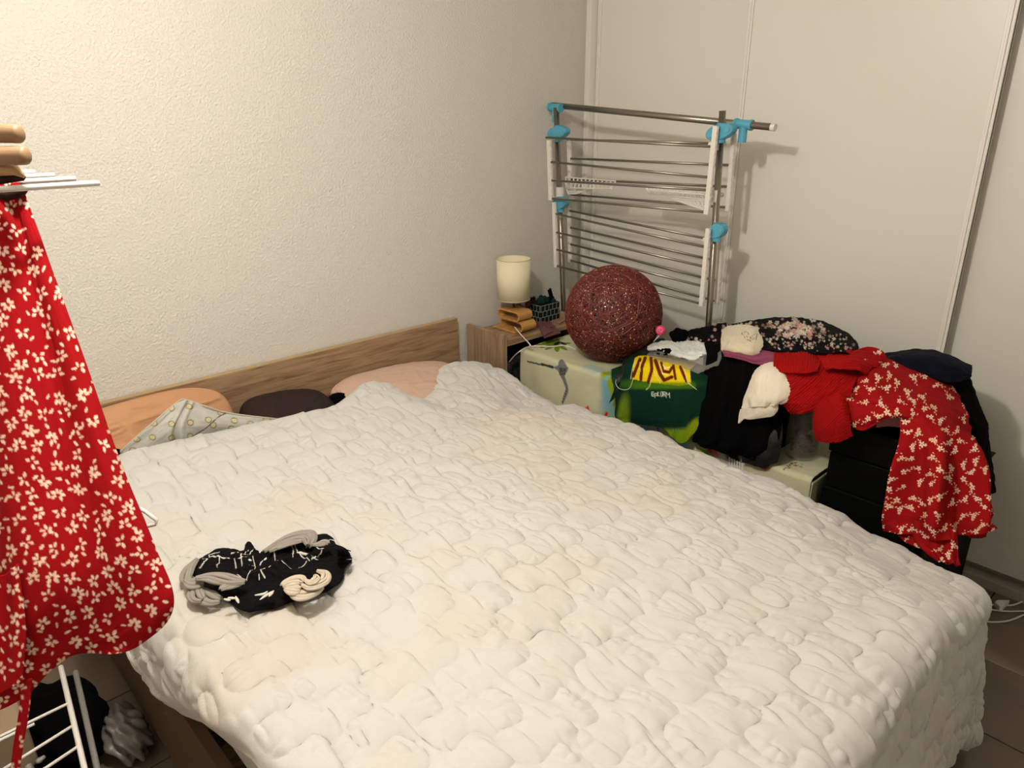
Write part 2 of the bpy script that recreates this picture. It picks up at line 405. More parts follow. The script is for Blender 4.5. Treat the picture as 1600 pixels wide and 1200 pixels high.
# ------------------------------------------------------------------ quilt
def build_quilt():
    sL, sR, tF, R = -2.370, -0.893, -2.075, 0.06
    NA, NB = 560, 680
    a = np.linspace(0, 1, NA); b = np.linspace(0, 1, NB)
    hx = [-2.62, -2.50, -2.38, -2.27, -2.12, -1.90, -1.72, -1.60, -1.50, -1.40, -1.335, -1.30, -1.25, -1.15, -1.05, -0.95, -0.80, -0.66, -0.55]
    hy = [-.42, -.36, -.27, -.20, -.20, -.21, -.265, -.28, -.235, -.175, -.24, -.345, -.335, -.235, -.175, -.18, -.28, -.36, -.40]
    hz = [.62, .64, .66, .672, .66, .648, .655, .652, .664, .672, .63, .598, .594, .618, .640, .638, .578, .55, .55]
    # left overhang by t
    lt = [-2.75, -2.2, -1.9, -1.5, -1.39, -1.12, -.95, -.83, -.7, -.5, -.3, -.1]
    lo_ = [.06, .06, .06, .06, .07, .15, .225, .275, .285, .22, .14, .12]
    A, B = np.meshgrid(a, b)
    t_foot = tF-.505
    # left and right hem, top hem
    t0 = -0.28+(t_foot+0.28)*B
    left = sL-np.interp(t0, lt, lo_)-.012*fbm(t0*3, t0*0, 5)
    right = sR+.24
    s = left+(right-left)*A
    top = sum(np.interp(s+q_, hx, hy) for q_ in np.linspace(-.04, .04, 9))/9+.004*fbm(s*6, s*0, 9)
    foot = t_foot+.02*fbm(s*3, s*0, 12)
    t = top+(foot-top)*B
    qx = np.clip(s, sL, sR); qy = np.maximum(t, tF)
    hz_ = sum(np.interp(qx+q_, hx, hz) for q_ in np.linspace(-.03, .03, 7))/7
    base = .605+.022*fbm(qx*2.2, qy*2.2, 3, 3)
    base = base-.055*sstep(-1.55, -2.08, qy)*sstep(-1.35, -.87, qx)-.034*sstep(-1.15, -.80, qx)-.018*sstep(-1.25, -.9, qx)*sstep(-1.15, -.8, qy)-.02*sstep(-1.3, -2.1, qy)*sstep(-1.5, -.8, qx)
    # shallow trough behind the two lobes
    base = base-.022*np.exp(-(((qx+.95)/.26)**2+((qy+.55)/.14)**2))+.016*np.exp(-(((qx+1.1)/.4)**2+((qy+.78)/.08)**2))
    # hollow where the scarf lies
    k = sstep(-.48, 0.0, t-top)
    zb = base*(1-k)+hz_*k
    ox = s-qx; oy = t-qy; L = np.hypot(ox, oy)+1e-9; dx, dy = ox/L, oy/L
    Lh = R*PI/2
    hor = np.where(L < Lh, R*np.sin(np.minimum(L, Lh)/R), R+.09*(L-Lh))
    drop = np.where(L < Lh, R*(1-np.cos(np.minimum(L, Lh)/R)), R+(L-Lh)*.985)
    # gentle hanging flutes
    hang = sstep(.1, .5, L)
    hor = hor+hang*.014*np.sin((s*1.0+np.arctan2(dx, -dy)*.8)*9+1.0)
    P = np.stack([qx+dx*hor, qy+dy*hor, zb-drop], -1)
    low = np.maximum(0, .022-P[..., 2])
    P[..., 0] += dx*low; P[..., 1] += dy*low; P[..., 2] = np.maximum(P[..., 2], .022+.004*fbm(s*20, t*20, 4))
    # stitched meanders: staggered looping seams running along the bed
    pts = []; arc = []
    per, gap = .194, .097
    j = 0; x = -2.85
    while x < -.4:
        th = np.arange(0, 3.1/per*2*PI, .09)
        yy = -2.85+th/(2*PI)*per-.021*np.sin(2*th+.3*math.sin(j*1.7))+(j % 2)*per/2
        xx = x+.042*np.sin(th)+.010*np.sin(th*.31+j*2.3)
        yy = yy+.018*np.sin(th*.23+j)
        pts.append(np.stack([xx, yy], 1)); arc.append(np.cumsum(np.r_[0, np.hypot(np.diff(xx), np.diff(yy))])+j*.37)
        x += gap; j += 1
    Q = np.concatenate(pts); AR = np.concatenate(arc)
    wx = s+.012*fbm(s*6, t*6, 21); wy = t+.012*fbm(s*6, t*6, 22)
    kd = KDTree(len(Q))
    for i, p in enumerate(Q): kd.insert((p[0], p[1], 0), i)
    kd.balance()
    dd = np.zeros(s.size); ar = np.zeros(s.size)
    fx, fy = wx.ravel(), wy.ravel()
    for i in range(s.size):
        _, ix, dist = kd.find((fx[i], fy[i], 0)); dd[i] = dist; ar[i] = AR[ix]
    dd = dd.reshape(s.shape); ar = ar.reshape(s.shape)
    puff = 1-np.exp(-(dd/.014)**.95)
    h = .0108*puff*(1+.4*fbm(s*7, t*7, 31))
    # puckers running away from the seams
    amp = sstep(.30, .75, vnoise(s*16, t*16, 77))
    h += .0028*np.sin(ar*2*PI/.030+5*fbm(s*12, t*12, 35))*np.exp(-dd/.040)*(1-np.exp(-dd/.006))*amp
    # each quilted cell gathers into two or three sharp creases running along the bed
    xo = (wx+2.85)/gap; ci = np.floor(xo); yo = (wy+2.85-np.mod(ci, 2)*per/2)/per; cj = np.floor(yo)
    xl = (xo-ci)*gap; yl = (yo-cj)*per
    for q, (xc, yc, ln, A_) in enumerate(((.030, .06, .050, .0062), (.062, .11, .042, .0052), (.048, .155, .030, .0042), (.080, .03, .034, .0036))):
        r1 = _lat(ci, cj, 301+q); r2 = _lat(ci, cj, 311+q); r3 = _lat(ci, cj, 321+q); r4 = _lat(ci, cj, 331+q)
        dx_ = xl-(xc+.018*(r1-.5))-(yl-yc)*(.35*(r4-.4))-.010*np.sin((yl-yc)*30)*(r2-.5)
        dy_ = yl-(yc+.03*(r2-.5)); L_ = ln*(.6+.8*r4)
        win = np.clip(1-(dy_/L_)**2, 0, 1)**1.5*sstep(0, .010, xl)*sstep(0, .010, gap-xl)*sstep(0, .010, yl)*sstep(0, .010, per-yl)
        h -= 1.55*A_*(.2+1.1*r3)*win*np.tanh(dx_/.0028)*np.exp(-np.abs(dx_)/.013)
    for (ang, fu, fv, sd, k_, wd) in ((-1.30, 3.2, 14, 43, .0030, .12), (-1.50, 3.6, 19, 46, .0028, .13), (-1.05, 4.2, 19, 49, .0022, .14)):
        c, n = math.cos(ang), math.sin(ang)
        u = s*c+t*n; v = -s*n+t*c
        nn = vnoise(u*fu+.4*fbm(s*5, t*5, sd), v*fv+.5*fbm(s*5, t*5, sd+1), sd)-.5
        mask = sstep(.40, .72, vnoise(s*9+3, t*9, sd+2))*(.25+.75*puff)
        h += k_*mask*np.tanh(nn/.025)*np.exp(-np.abs(nn)/wd)
    h += .0016*fbm(s*24, t*24, 50, 3)+.004*fbm(s*9, t*9, 58, 2)
    hang_w = sstep(.05, .3, L)
    h += hang_w*.006*ridge((s+np.arctan2(dx, -dy)*.3)*22, t*5, 61, 2)
    # hem rounding
    hem = np.minimum(np.minimum((s-left), (right-s)), np.minimum(top-t, t-foot))
    rnd = sstep(.004, .05, hem)
    N = normals(P)
    if N[300, 250, 2] < 0: N = -N
    P = P+N*(h*rnd+.010*sstep(0, .03, hem))[..., None]
    P[..., 2] = np.maximum(P[..., 2], .02)
    # colour: white cotton with faint yellowish age stains
    col = np.zeros(P.shape); col[:] = lin((200, 199, 195))
    st = sstep(.12, .5, fbm(s*2.4, t*2.4, 71)+.55*np.exp(-(((s+1.95)/.22)**2+((t+.78)/.16)**2)))
    col = col*(1-.5*st[..., None])+lin((200, 189, 170))*.5*st[..., None]
    o = grid_mesh("quilt", P, M_DUVET, None, col, .006, -1)
    tag(o, 'large rumpled white quilt with looping stitched seams covering the whole bed', 'quilt')
build_quilt()

# ------------------------------------------------------------------ pillows
def pillow(name, c, size, rot, colf, label, cat='pillow', pw=2.6, wr=.006, m=None, seed=1, parent=None, n=90):
    a = np.linspace(-1, 1, n); U, V = np.meshgrid(a, a)
    prof = (np.clip(1-np.abs(U)**pw, 0, 1)*np.clip(1-np.abs(V)**pw, 0, 1))**.5
    X = U*size[0]/2*(1-.13*V**4-.05*U*U*V*V); Y = V*size[1]/2*(1-.16*U**4-.08*U*U*V*V)
    wri = wr*(ridge(U*3+seed, V*3, seed)-.5)*prof
    R3 = Matrix.Rotation(rot[2], 3, 'Z') @ Matrix.Rotation(rot[1], 3, 'Y') @ Matrix.Rotation(rot[0], 3, 'X')
    R_ = np.array(R3)
    top = np.stack([X, Y, prof*size[2]/2+wri], -1) @ R_.T+np.array(c)
    bot = np.stack([X, Y, -prof*size[2]/2], -1) @ R_.T+np.array(c)
    me = bpy.data.meshes.new(name)
    V_ = np.concatenate([top.reshape(-1, 3), bot.reshape(-1, 3)])
    idx = np.arange(n*n).reshape(n, n); q = np.stack([idx[:-1, :-1], idx[:-1, 1:], idx[1:, 1:], idx[1:, :-1]], -1).reshape(-1, 4)
    q2 = q[:, ::-1]+n*n
    bm = bmesh.new()
    me.from_pydata(V_.tolist(), [], np.concatenate([q, q2]).tolist())
    bm.from_mesh(me); bmesh.ops.remove_doubles(bm, verts=bm.verts, dist=1e-5); 
    bm.to_mesh(me); bm.free()
    if colf:
        co = np.zeros(len(me.vertices)*3); me.vertices.foreach_get('co', co); co = co.reshape(-1, 3)
        lc = (co-np.array(c)) @ R_
        cc = np.ones((len(co), 4), np.float32); cc[:, :3] = colf(lc[:, 0], lc[:, 1])
        at = me.color_attributes.new('Col', 'FLOAT_COLOR', 'POINT'); at.data.foreach_set('color', cc.ravel())
    o = link(name, me, m or M_CLOTH, parent, True)
    if label: tag(o, label, cat)
    return o
pillow('pillow', (-2.165, -.118, .645), (.56, .30, .13), (math.radians(66), math.radians(-1.5), 0), None,
       'peach orange pillow propped against the left part of the headboard', m=mat('peach_cotton', (190, 144, 108), .85, bump=(30, .002)), seed=3, wr=.02)
pillow('pillow', (-1.235, -.205, .600), (.60, .34, .13), (math.radians(10), math.radians(3), math.radians(-2)), None,
       'pale pink pillow lying between the headboard and the quilt', m=mat('pale_pink_cotton', (198, 168, 150), .85, bump=(30, .0015)), seed=7, wr=.012)
pillow('cushion', (-1.705, -.155, .622), (.335, .22, .125), (math.radians(12), math.radians(6), math.radians(-4)), None,
       'dark brown rounded cushion lying against the middle of the headboard', 'cushion', m=mat('dark_brown_plush', (48, 38, 36), .75, bump=(200, .001)), seed=9, pw=3.6)
# furry black end next to the brown cushion
fur = empty('fur_cushion', (-1.535, -.19, .60), 'black furry bit showing between the brown cushion and the pink pillow', 'cushion')
bm = bmesh.new(); rng = np.random.default_rng(4)
bmesh.ops.create_icosphere(bm, subdivisions=3, radius=.05)
for v in bm.verts: v.co = Vector((v.co.x*1.1, v.co.y*1.1, v.co.z*.75))*(1+.1*rng.random())+Vector((-1.50, -.165, .612))
bmo('padding', bm, M_BLACK, fur, True)
bm = bmesh.new()
for k in range(420):
    d = Vector(rng.normal(size=3)).normalized(); p = Vector((d.x*.053, d.y*.053, d.z*.036))+Vector((-1.50, -.165, .612))
    e = p+d*.014+Vector(rng.normal(size=3))*.004; s_, t_ = frame_at(d)
    a_ = [bm.verts.new(p+s_*.0012), bm.verts.new(p-s_*.0012), bm.verts.new(e)]; bm.faces.new(a_)
o = bmo('fur', bm, M_BLACK, fur); o['kind'] = 'stuff'

# patterned pillowcase with gold lozenges (pointed corner up, tucked under the quilt)
cv = Canvas(170, 610, 470, 720, 4, (198, 197, 190))
rng = np.random.default_rng(2)
for i in range(900):
    cv.soft(170+300*rng.random(), 610+110*rng.random(), 6, 3, 0, (188, 188, 182), .35)
for (u, v) in ((268, 638), (296, 635), (241, 661), (268, 662), (297, 660), (325, 656), (238, 683), (268, 684), (297, 681), (214, 686), (207, 703), (233, 704), (365, 657), (333, 664), (361, 669), (390, 662), (415, 655), (345, 645)):
    cv.ellipse(u, v, 5.6, 4.8, .2, (150, 130, 60)); cv.ellipse(u, v, 3.9, 3.1, .2, (206, 202, 180)); cv.ellipse(u, v, 1.5, 1.2, 0, (196, 182, 130))
cv.line([(352, 646), (340, 652), (322, 668), (300, 682), (286, 692)], 1.6, (92, 88, 82))
pc = empty('pillowcase', AY(290, 690, -.3), 'pale grey pillowcase with gold lozenge print in front of the peach pillow', 'pillowcase')
cloth('flap', [[(180, 722, -.19), (204, 724, -.19), (232, 722, -.19), (262, 716, -.19), (300, 708, -.19), (350, 700, -.19), (400, 690, -.20)],
               [(194, 700, -.20), (212, 702, -.20), (240, 698, -.205), (268, 694, -.205), (300, 688, -.205), (345, 682, -.20), (405, 676, -.21)],
               [(236, 664, -.21), (250, 663, -.215), (264, 664, -.225), (282, 662, -.23), (305, 662, -.23), (345, 664, -.225), (420, 664, -.23)],
               [(276, 630, -.215), (284, 627, -.215), (292, 625, -.22), (306, 629, -.225), (325, 638, -.22), (362, 647, -.22), (436, 656, -.24)]],
      90, 190, cv.sample, pc, folds=lambda a, b: .005*fbm(a*6, b*4, 8)-.012*np.exp(-((a-.62+.25*b)/.03)**2)+.008*np.exp(-((a-.68+.25*b)/.04)**2),
      conv=AY, thick=.004)
rod('piping', smoothpath([AY(184, 712, -.20), AY(196, 698, -.203), AY(237, 662, -.212), AY(278, 628, -.213), AY(292, 625, -.218), AY(325, 636, -.228), AY(362, 646, -.224), AY(436, 655, -.243)], 8), .0022, mat('grey_piping', (190, 186, 172), .8), pc, 6)
o = cloth('undersheet', [[(150, 700, -.30), (170, 699, -.22), (187, 702, -.23)], [(150, 716, -.22), (172, 714, -.22), (188, 712, -.23)]], 12, 20, None, None, M_BLACK,
          conv=AY, thick=.004)
tag(o, 'strip of black bedding showing below the peach pillow at the left', 'bedding')

# ------------------------------------------------------------------ crumpled garment on the quilt
def blob(name, outline, z0, Hh, colf, parent, m=None, seed=0, nr=70, nt=220, ridge_k=1.0, cen=None, ph=2.4):
    O = np.array([AZ(u, v, z0)[:2] for u, v in outline]); PX = np.array(outline, float)
    n = len(O); tt = np.linspace(0, n, nt, endpoint=False)
    ext = lambda Q: np.concatenate([Q[-1:], Q, Q[:2]])
    def ev(Q):
        E_ = np.concatenate([Q[-2:], Q, Q[:3]]); return cr_eval(E_, tt+2)
    Oc, Pc = ev(O), ev(PX)
    c = O.mean(0) if cen is None else AZ(cen[0], cen[1], z0)[:2]; pc_ = PX.mean(0) if cen is None else np.array(cen, float)
    r = np.linspace(0, 1, nr)[:, None, None]
    XY = c+(Oc[None]-c)*r; UV = pc_+(Pc[None]-pc_)*r
    rr = r[..., 0]; X, Y = XY[..., 0], XY[..., 1]
    z = Hh*(1-rr**ph)**.6
    f = .5*ridge(X*14+seed, Y*14, seed, 3)+.4*ridge(X*34+Y*16, Y*22-X*8, seed+2, 2); g = fbm(X*30, Y*30, seed+5, 3)
    z = z*(.45+.9*f*ridge_k)+.004*g*(1-rr**4)
    P = np.stack([X+.006*fbm(X*25, Y*25, seed+9)*rr, Y+.006*fbm(X*25, Y*25, seed+10)*rr, z0+np.maximum(z, 0)], -1)
    return grid_mesh(name, P, m or M_CLOTH, parent, colf(UV[..., 0], UV[..., 1]) if colf else None, .003, -1, closed=True)
ZS = .638
g = empty('crumpled_garment', AZ(420, 900, ZS), 'crumpled black garment with thin white lines and grey lining lying on the quilt', 'garment')
cv = Canvas(285, 825, 560, 965, 4, (15, 14, 16))
W_ = (222, 218, 208)
def zz(px): return [(260+x/5.0, 810+y/5.0) for x, y in px]     # from the measured close-up
for L_ in ([(340, 350), (430, 370), (560, 380), (650, 385)], [(435, 370), (400, 445)], [(290, 370), (330, 378), (270, 430)], [(345, 315), (345, 350)], [(345, 315), (420, 312)],
           [(545, 395), (545, 470)], [(598, 370), (595, 470)], [(520, 345), (640, 350)], [(650, 300), (600, 375)], [(690, 305), (650, 360)], [(545, 395), (600, 382)],
           [(735, 320), (790, 345)], [(790, 300), (740, 350)], [(800, 300), (830, 330)], [(690, 370), (700, 440)], [(655, 405), (690, 400)], [(655, 435), (690, 438)],
           [(845, 350), (862, 410)], [(955, 275), (1000, 340), (1003, 400)], [(995, 262), (1035, 370), (1130, 420)], [(915, 333), (1065, 260)], [(1035, 372), (1190, 395)],
           [(1125, 255), (1190, 300), (1230, 300)], [(1220, 275), (1280, 200), (1330, 185)], [(1150, 410), (1210, 320)], [(860, 435), (960, 470), (1000, 485)], [(1050, 475), (1110, 430)],
           [(830, 465), (750, 515), (785, 550)], [(560, 520), (630, 560), (690, 490)], [(740, 430), (790, 380)], [(740, 540), (740, 560)], [(275, 300), (300, 325)], [(880, 255), (885, 290)],
           [(700, 480), (790, 385)], [(1060, 250), (1130, 262)], [(470, 660), (530, 690)]):
    cv.line(zz(L_), 1.1, W_)
blob('body', zz([(170, 420), (215, 350), (330, 285), (400, 250), (450, 262), (520, 285), (590, 262), (612, 205), (655, 225), (720, 280), (830, 255), (960, 215), (1080, 175), (1180, 150), (1270, 125), (1325, 165), (1345, 215),
                 (1420, 260), (1440, 320), (1390, 400), (1350, 500), (1260, 570), (1120, 615), (1000, 655), (860, 695), (720, 725), (640, 728), (560, 700), (480, 650), (400, 600), (330, 560), (250, 500)]),
     ZS-.010, .040, cv.sample, g, seed=3, cen=(415, 892), nr=130, nt=460)
G1 = mat('grey_jersey', (150, 143, 134), .85, bump=(40, .0015))
def roll(name, pts, r, m, parent, z=ZS, lift=.03, flat=.7, seg=10):
    p = smoothpath([AZ(u, v, z+lift) for u, v in zz(pts)], 8); n_ = len(p)
    bm = bmesh.new(); rr = [r*.42*(.35+.65*math.sin(PI*min(1, max(0, (i+.5)/n_)))) for i in range(n_)]
    if r < .0065: tube(bm, p, [q*2 for q in rr], seg, True, flat); return bmo(name, bm, m, parent, True)
    for q_ in range(5):      # bunched parallel folds
        an = q_*PI/4; sh_ = []
        for i, v_ in enumerate(p):
            d_ = (p[min(i+1, n_-1)]-p[max(i-1, 0)]).normalized(); sd_ = Vector((-d_.y, d_.x, 0)); e_ = .3+.7*math.sin(PI*(i+.5)/n_)
            sh_.append(v_+sd_*math.cos(an+.3*math.sin(i*.2+q_))*r*1.05*e_+Vector((0, 0, math.sin(an)*r*.35)))
        tube(bm, sh_, rr, seg, True, .9)
    return bmo(name, bm, m, parent, True)
roll('grey_lining', [(240, 320), (180, 390), (150, 470), (190, 520)], .010, G1, g, lift=.010)
roll('grey_lining', [(230, 470), (330, 460), (430, 475), (530, 490), (620, 497)], .013, G1, g, lift=.040)
roll('grey_lining', [(420, 560), (470, 530), (560, 505), (615, 498)], .010, G1, g, lift=.036)
roll('grey_lining', [(150, 480), (210, 510), (260, 500), (300, 500)], .014, G1, g, lift=.022)
roll('grey_lining', [(260, 520), (235, 570), (245, 620), (290, 640)], .014, G1, g, lift=.010)
roll('grey_lining', [(300, 560), (300, 600), (350, 635), (430, 645)], .016, G1, g, lift=.004)
roll('grey_lining', [(760, 262), (860, 205), (960, 160), (1060, 130), (1120, 125), (1140, 170), (1105, 230)], .012, G1, g, lift=.026)
roll('grey_lining', [(800, 260), (900, 215), (1000, 175), (1080, 165), (1105, 210)], .010, G1, g, lift=.036)
roll('grey_lining', [(860, 240), (960, 195), (1060, 180)], .007, G1, g, lift=.044)
roll('grey_lining', [(1140, 210), (1200, 200), (1240, 190), (1270, 200)], .008, G1, g, lift=.046)
G2 = mat('pale_beige_lining', (196, 184, 166), .85, bump=(40, .0015))
roll('beige_lining', [(900, 530), (960, 500), (1040, 485), (1080, 500)], .012, G2, g, lift=.040)
roll('beige_lining', [(960, 560), (1020, 600), (1080, 600), (1160, 570), (1220, 540)], .012, G2, g, lift=.026)
roll('beige_lining', [(1060, 520), (1120, 540), (1190, 520), (1240, 480), (1240, 430), (1180, 410)], .009, G2, g, lift=.040)
roll('beige_lining', [(1080, 480), (1130, 500), (1170, 470), (1160, 445)], .007, G2, g, lift=.048)
roll('beige_lining', [(930, 545), (1000, 560), (1050, 560)], .012, G2, g, lift=.034)
for a_ in ([(690, 600), (760, 590), (790, 570)], [(730, 635), (780, 600), (840, 565)], [(480, 620), (540, 625)], [(540, 610), (565, 660)], [(450, 630), (500, 640)], [(800, 610), (835, 575)]):
    roll('white_stripe', a_, .004, mat('white_trim', (214, 208, 200), .8), g, lift=.030, seg=6)
rng = np.random.default_rng(8)
bm = bmesh.new()
for k in range(46):
    u0, v0 = 1330+70*rng.random(), 230+110*rng.random()
    pts_ = [AZ(*zz([(u0+70*rng.random()*q, v0+ (rng.random()-.3)*60*q)])[0], ZS+.03-.008*q*3) for q in (0, .5, 1)]
    tube(bm, pts_, .0013, 4)
o = bmo('lace_fringe', bm, M_BLACK, g); o['kind'] = 'stuff'
roll('white_thread', [(1380, 322), (1430, 320), (1480, 322)], .0016, mat('white_trim'), g, lift=.004, seg=5)

# ================================================================== NIGHTSTAND
ns = empty('nightstand', (-.545, -.13, 0), 'oak laminate open nightstand in the corner beside the bed', 'nightstand')
box('side_panel', (-.770, -.263, 0), (-.752, -.016, .738), M_OAKV, ns, .001)
box('side_panel', (-.318, -.263, 0), (-.300, -.016, .738), M_OAKV, ns, .001)
box('shelf', (-.752, -.260, .684), (-.318, -.016, .702), M_OAK, ns, .001)
box('shelf', (-.752, -.250, .42), (-.318, -.016, .438), M_OAK, ns, .001)
box('shelf', (-.752, -.260, .05), (-.318, -.016, .068), M_OAK, ns, .001)
box('back_panel', (-.752, -.020, .05), (-.318, -.0165, .684), mat('dark_back_board', (40, 34, 30), .8), ns)
# patterned black bag inside
bm = bmesh.new(); bx(bm, (-.745, -.235, .440), (-.42, -.04, .600)); bmesh.ops.subdivide_edges(bm, edges=bm.edges, cuts=8, use_grid_fill=True)
for v in bm.verts: v.co += Vector((.010*math.sin(v.co.z*60+v.co.y*40), .010*math.sin(v.co.x*55+1), .008*math.sin(v.co.x*40+v.co.y*50)))
o = bmo('toiletry_bag', bm, mat('black_patterned_fabric', (14, 14, 15), .5, vary=(55, (58, 56, 54), (1, 1, 1))), None, True)
tag(o, 'black patterned soft bag stored inside the nightstand compartment', 'bag')

# lamp
LX, LY, LZ = -.576, -.118, .7025
lp = empty('table_lamp', (LX, LY, LZ), 'small table lamp with white drum shade on bent plywood base', 'lamp')
M_PLY = mat('honey_plywood', (196, 148, 84), .4, vary=(8, (176, 128, 68), (1, 14, 14)))
def loop(z0, hh, y0, y1, x0, x1, th):
    bm = bmesh.new(); r = hh/2; pr = []
    def stad(r_, a, b): 
        out = []
        for k in range(13): t = -PI/2+PI*k/12; out.append((a-r_*0+math.cos(t)*r_*-1, math.sin(t)*r_))
        return out
    n = 14; outer = []; inner = []
    for k in range(n+1): t = PI/2+PI*k/n; outer.append((y0+r+math.cos(t)*r, z0+r+math.sin(t)*r)); inner.append((y0+r+math.cos(t)*(r-th), z0+r+math.sin(t)*(r-th)))
    for k in range(n+1): t = -PI/2+PI*k/n; outer.append((y1-r+math.cos(t)*r, z0+r+math.sin(t)*r)); inner.append((y1-r+math.cos(t)*(r-th), z0+r+math.sin(t)*(r-th)))
    vs = [[bm.verts.new((x, y, z)) for y, z in ring] for x in (x0, x1) for ring in (outer, inner)]
    N_ = len(outer)
    for k in range(N_):
        k2 = (k+1) % N_
        bm.faces.new((vs[0][k], vs[0][k2], vs[2][k2], vs[2][k])); bm.faces.new((vs[1][k2], vs[1][k], vs[3][k], vs[3][k2]))
        bm.faces.new((vs[0][k2], vs[0][k], vs[1][k], vs[1][k2])); bm.faces.new((vs[2][k], vs[2][k2], vs[3][k2], vs[3][k]))
    bmesh.ops.recalc_face_normals(bm, faces=bm.faces)
    return bm
bmo('base_loop', loop(LZ+.050, .046, LY-.088, LY+.055, LX-.050, LX+.032, .008), M_PLY, lp)
bmo('base_loop', loop(LZ+.002, .048, LY-.100, LY+.050, LX-.040, LX+.044, .008), M_PLY, lp)
box('base_foot', (LX-.066, LY-.075, LZ), (LX-.01, LY+.07, LZ+.009), M_PLY, lp, .003)
rod('stem', [(LX, LY, LZ+.095), (LX, LY, LZ+.16)], .0055, M_STEEL, lp)
bm = bmesh.new(); n = 48
R0, R1, z0, z1 = .073, .076, .838, 1.018
rings = []
for (r_, z_) in ((R0, z0), (R1, z1), (R1-.0015, z1), (R0-.0015, z0)):
    rings.append([bm.verts.new((LX+r_*math.cos(2*PI*k/n), LY+r_*math.sin(2*PI*k/n), z_)) for k in range(n)])
for a_, b_ in zip(rings, rings[1:]+rings[:1]):
    for k in range(n): bm.faces.new((a_[k], a_[(k+1) % n], b_[(k+1) % n], b_[k]))
bmesh.ops.recalc_face_normals(bm, faces=bm.faces)
M_SHADE = mat('cream_lampshade', (232, 222, 192), .8, bump=(500, .0003))
sh = bmo('lamp_shade', bm, M_SHADE, lp, True)
for z_, r_ in ((z0, R0), (z1, R1)):
    rod('shade_rim', [(LX+r_*math.cos(2*PI*k/40), LY+r_*math.sin(2*PI*k/40), z_) for k in range(41)], .0016, mat('shade_rim_tape', (206, 196, 164), .8), lp, 6)
bm = bmesh.new(); tube(bm, [(LX-.072, LY, .86), (LX+.072, LY, .86)], .0012, 5); tube(bm, [(LX, LY-.072, .86), (LX, LY+.072, .86)], .0012, 5)
bmo('shade_spider', bm, M_STEEL, lp)
bm = bmesh.new(); bmesh.ops.create_uvsphere(bm, u_segments=16, v_segments=10, radius=.024)
for v in bm.verts: v.co = v.co+Vector((LX, LY, .90))
bmo('bulb', bm, M_WPLAST, lp, True)
cd_ = [(*AZ(804, 511, .735),), (*AZ(815, 524, .72),), (*AZ(829, 540, .700),), (*AZ(822, 543, .668),), (*AZ(812, 549, .664),), (*AX(800, 560, -.70),), (*AX(786, 580, -.715),), (*AX(779, 597, -.735),), (*AX(776, 612, -.74),)]
rod('cord', smoothpath(cd_, 8), .0026, M_WIRE, lp, 8)
o = rod('power_cable', smoothpath([AZ(826, 541, .6665), AZ(845, 541, .6635), AZ(862, 541.5, .6635), AZ(884, 540, .6635), AZ(900, 546, .6635)], 8), .0026, M_WIRE, None, 8)
tag(o, 'short white cable lying on the cloth beside the lamp cord', 'cable')

# basket
bk = empty('basket', (-.385, -.115, .703), 'small black woven box with white line pattern behind the table lamp', 'box')
M_BASK = mat('black_green_raffia', (22, 30, 28), .6, bump=(120, .001))
bm = bmesh.new(); bx(bm, (-.452, -.165, .703), (-.322, -.060, .790))
bmo('body', bm, M_BASK, bk, False, .006)
bm = bmesh.new(); rng = np.random.default_rng(6)
for zi in range(4):
    z_ = .706+zi*.0275
    for k in range(6):
        x_ = -.450+.0256*k+(zi % 2)*.0128
        if x_ > -.323: continue
        if zi < 3: tube(bm, [(x_, -.1665, z_), (x_+.001, -.1665, z_+.0275)], .0011, 4)
        y_ = -.163+.021*k+(zi % 2)*.010
        if zi < 3 and y_ < -.062: tube(bm, [(-.4535, y_, z_), (-.4535, y_, z_+.0275)], .0011, 4)
    tube(bm, [(-.452, -.1665, z_), (-.322, -.1665, z_)], .0011, 4)
    tube(bm, [(-.4535, -.165, z_), (-.4535, -.06, z_)], .0011, 4)
bmo('lattice', bm, mat('pale_lattice', (150, 156, 150), .7), bk)
bm = bmesh.new()
for (a_, b_) in (((-.36, -.15, .79), (-.375, -.14, .848)), ((-.345, -.145, .79), (-.36, -.135, .852)), ((-.355, -.15, .79), (-.34, -.12, .80))): tube(bm, [a_, b_], .0055, 6)
bmo('handle', bm, M_BLACK, bk)
bm = bmesh.new()
for k in range(26):
    c_ = Vector((-.44+.10*rng.random(), -.16+.09*rng.random(), .792+.014*rng.random()))
    bmesh.ops.create_icosphere(bm, subdivisions=1, radius=.011, matrix=Matrix.Translation(c_))
bmo('crumpled_lining', bm, mat('dark_green_fabric', (20, 44, 38), .7), bk)
hc = empty('hair_scrunchie', AY(812, 470, -.165), 'bunch of pale and dark pink flowered fabric behind the lamp stem', 'fabric')
rng = np.random.default_rng(9)
bm = bmesh.new(); bm2 = bmesh.new()
for k in range(40):
    p_ = Vector(AY(803+26*rng.random(), 470+16*rng.random(), -.085-.03*rng.random())); p_.z = max(.712, p_.z)
    bmesh.ops.create_icosphere(bm if k % 3 else bm2, subdivisions=1, radius=.008, matrix=Matrix.Translation(p_) @ Matrix.Diagonal((1.2, 1, .7, 1)))
bmo('petals', bm, mat('beige_pink_fabric', (150, 120, 104), .8, vary=(60, (60, 42, 40), (1, 1, 1))), hc, True); bmo('dark_petals', bm2, mat('dark_rose_fabric', (110, 44, 52), .8), hc, True)

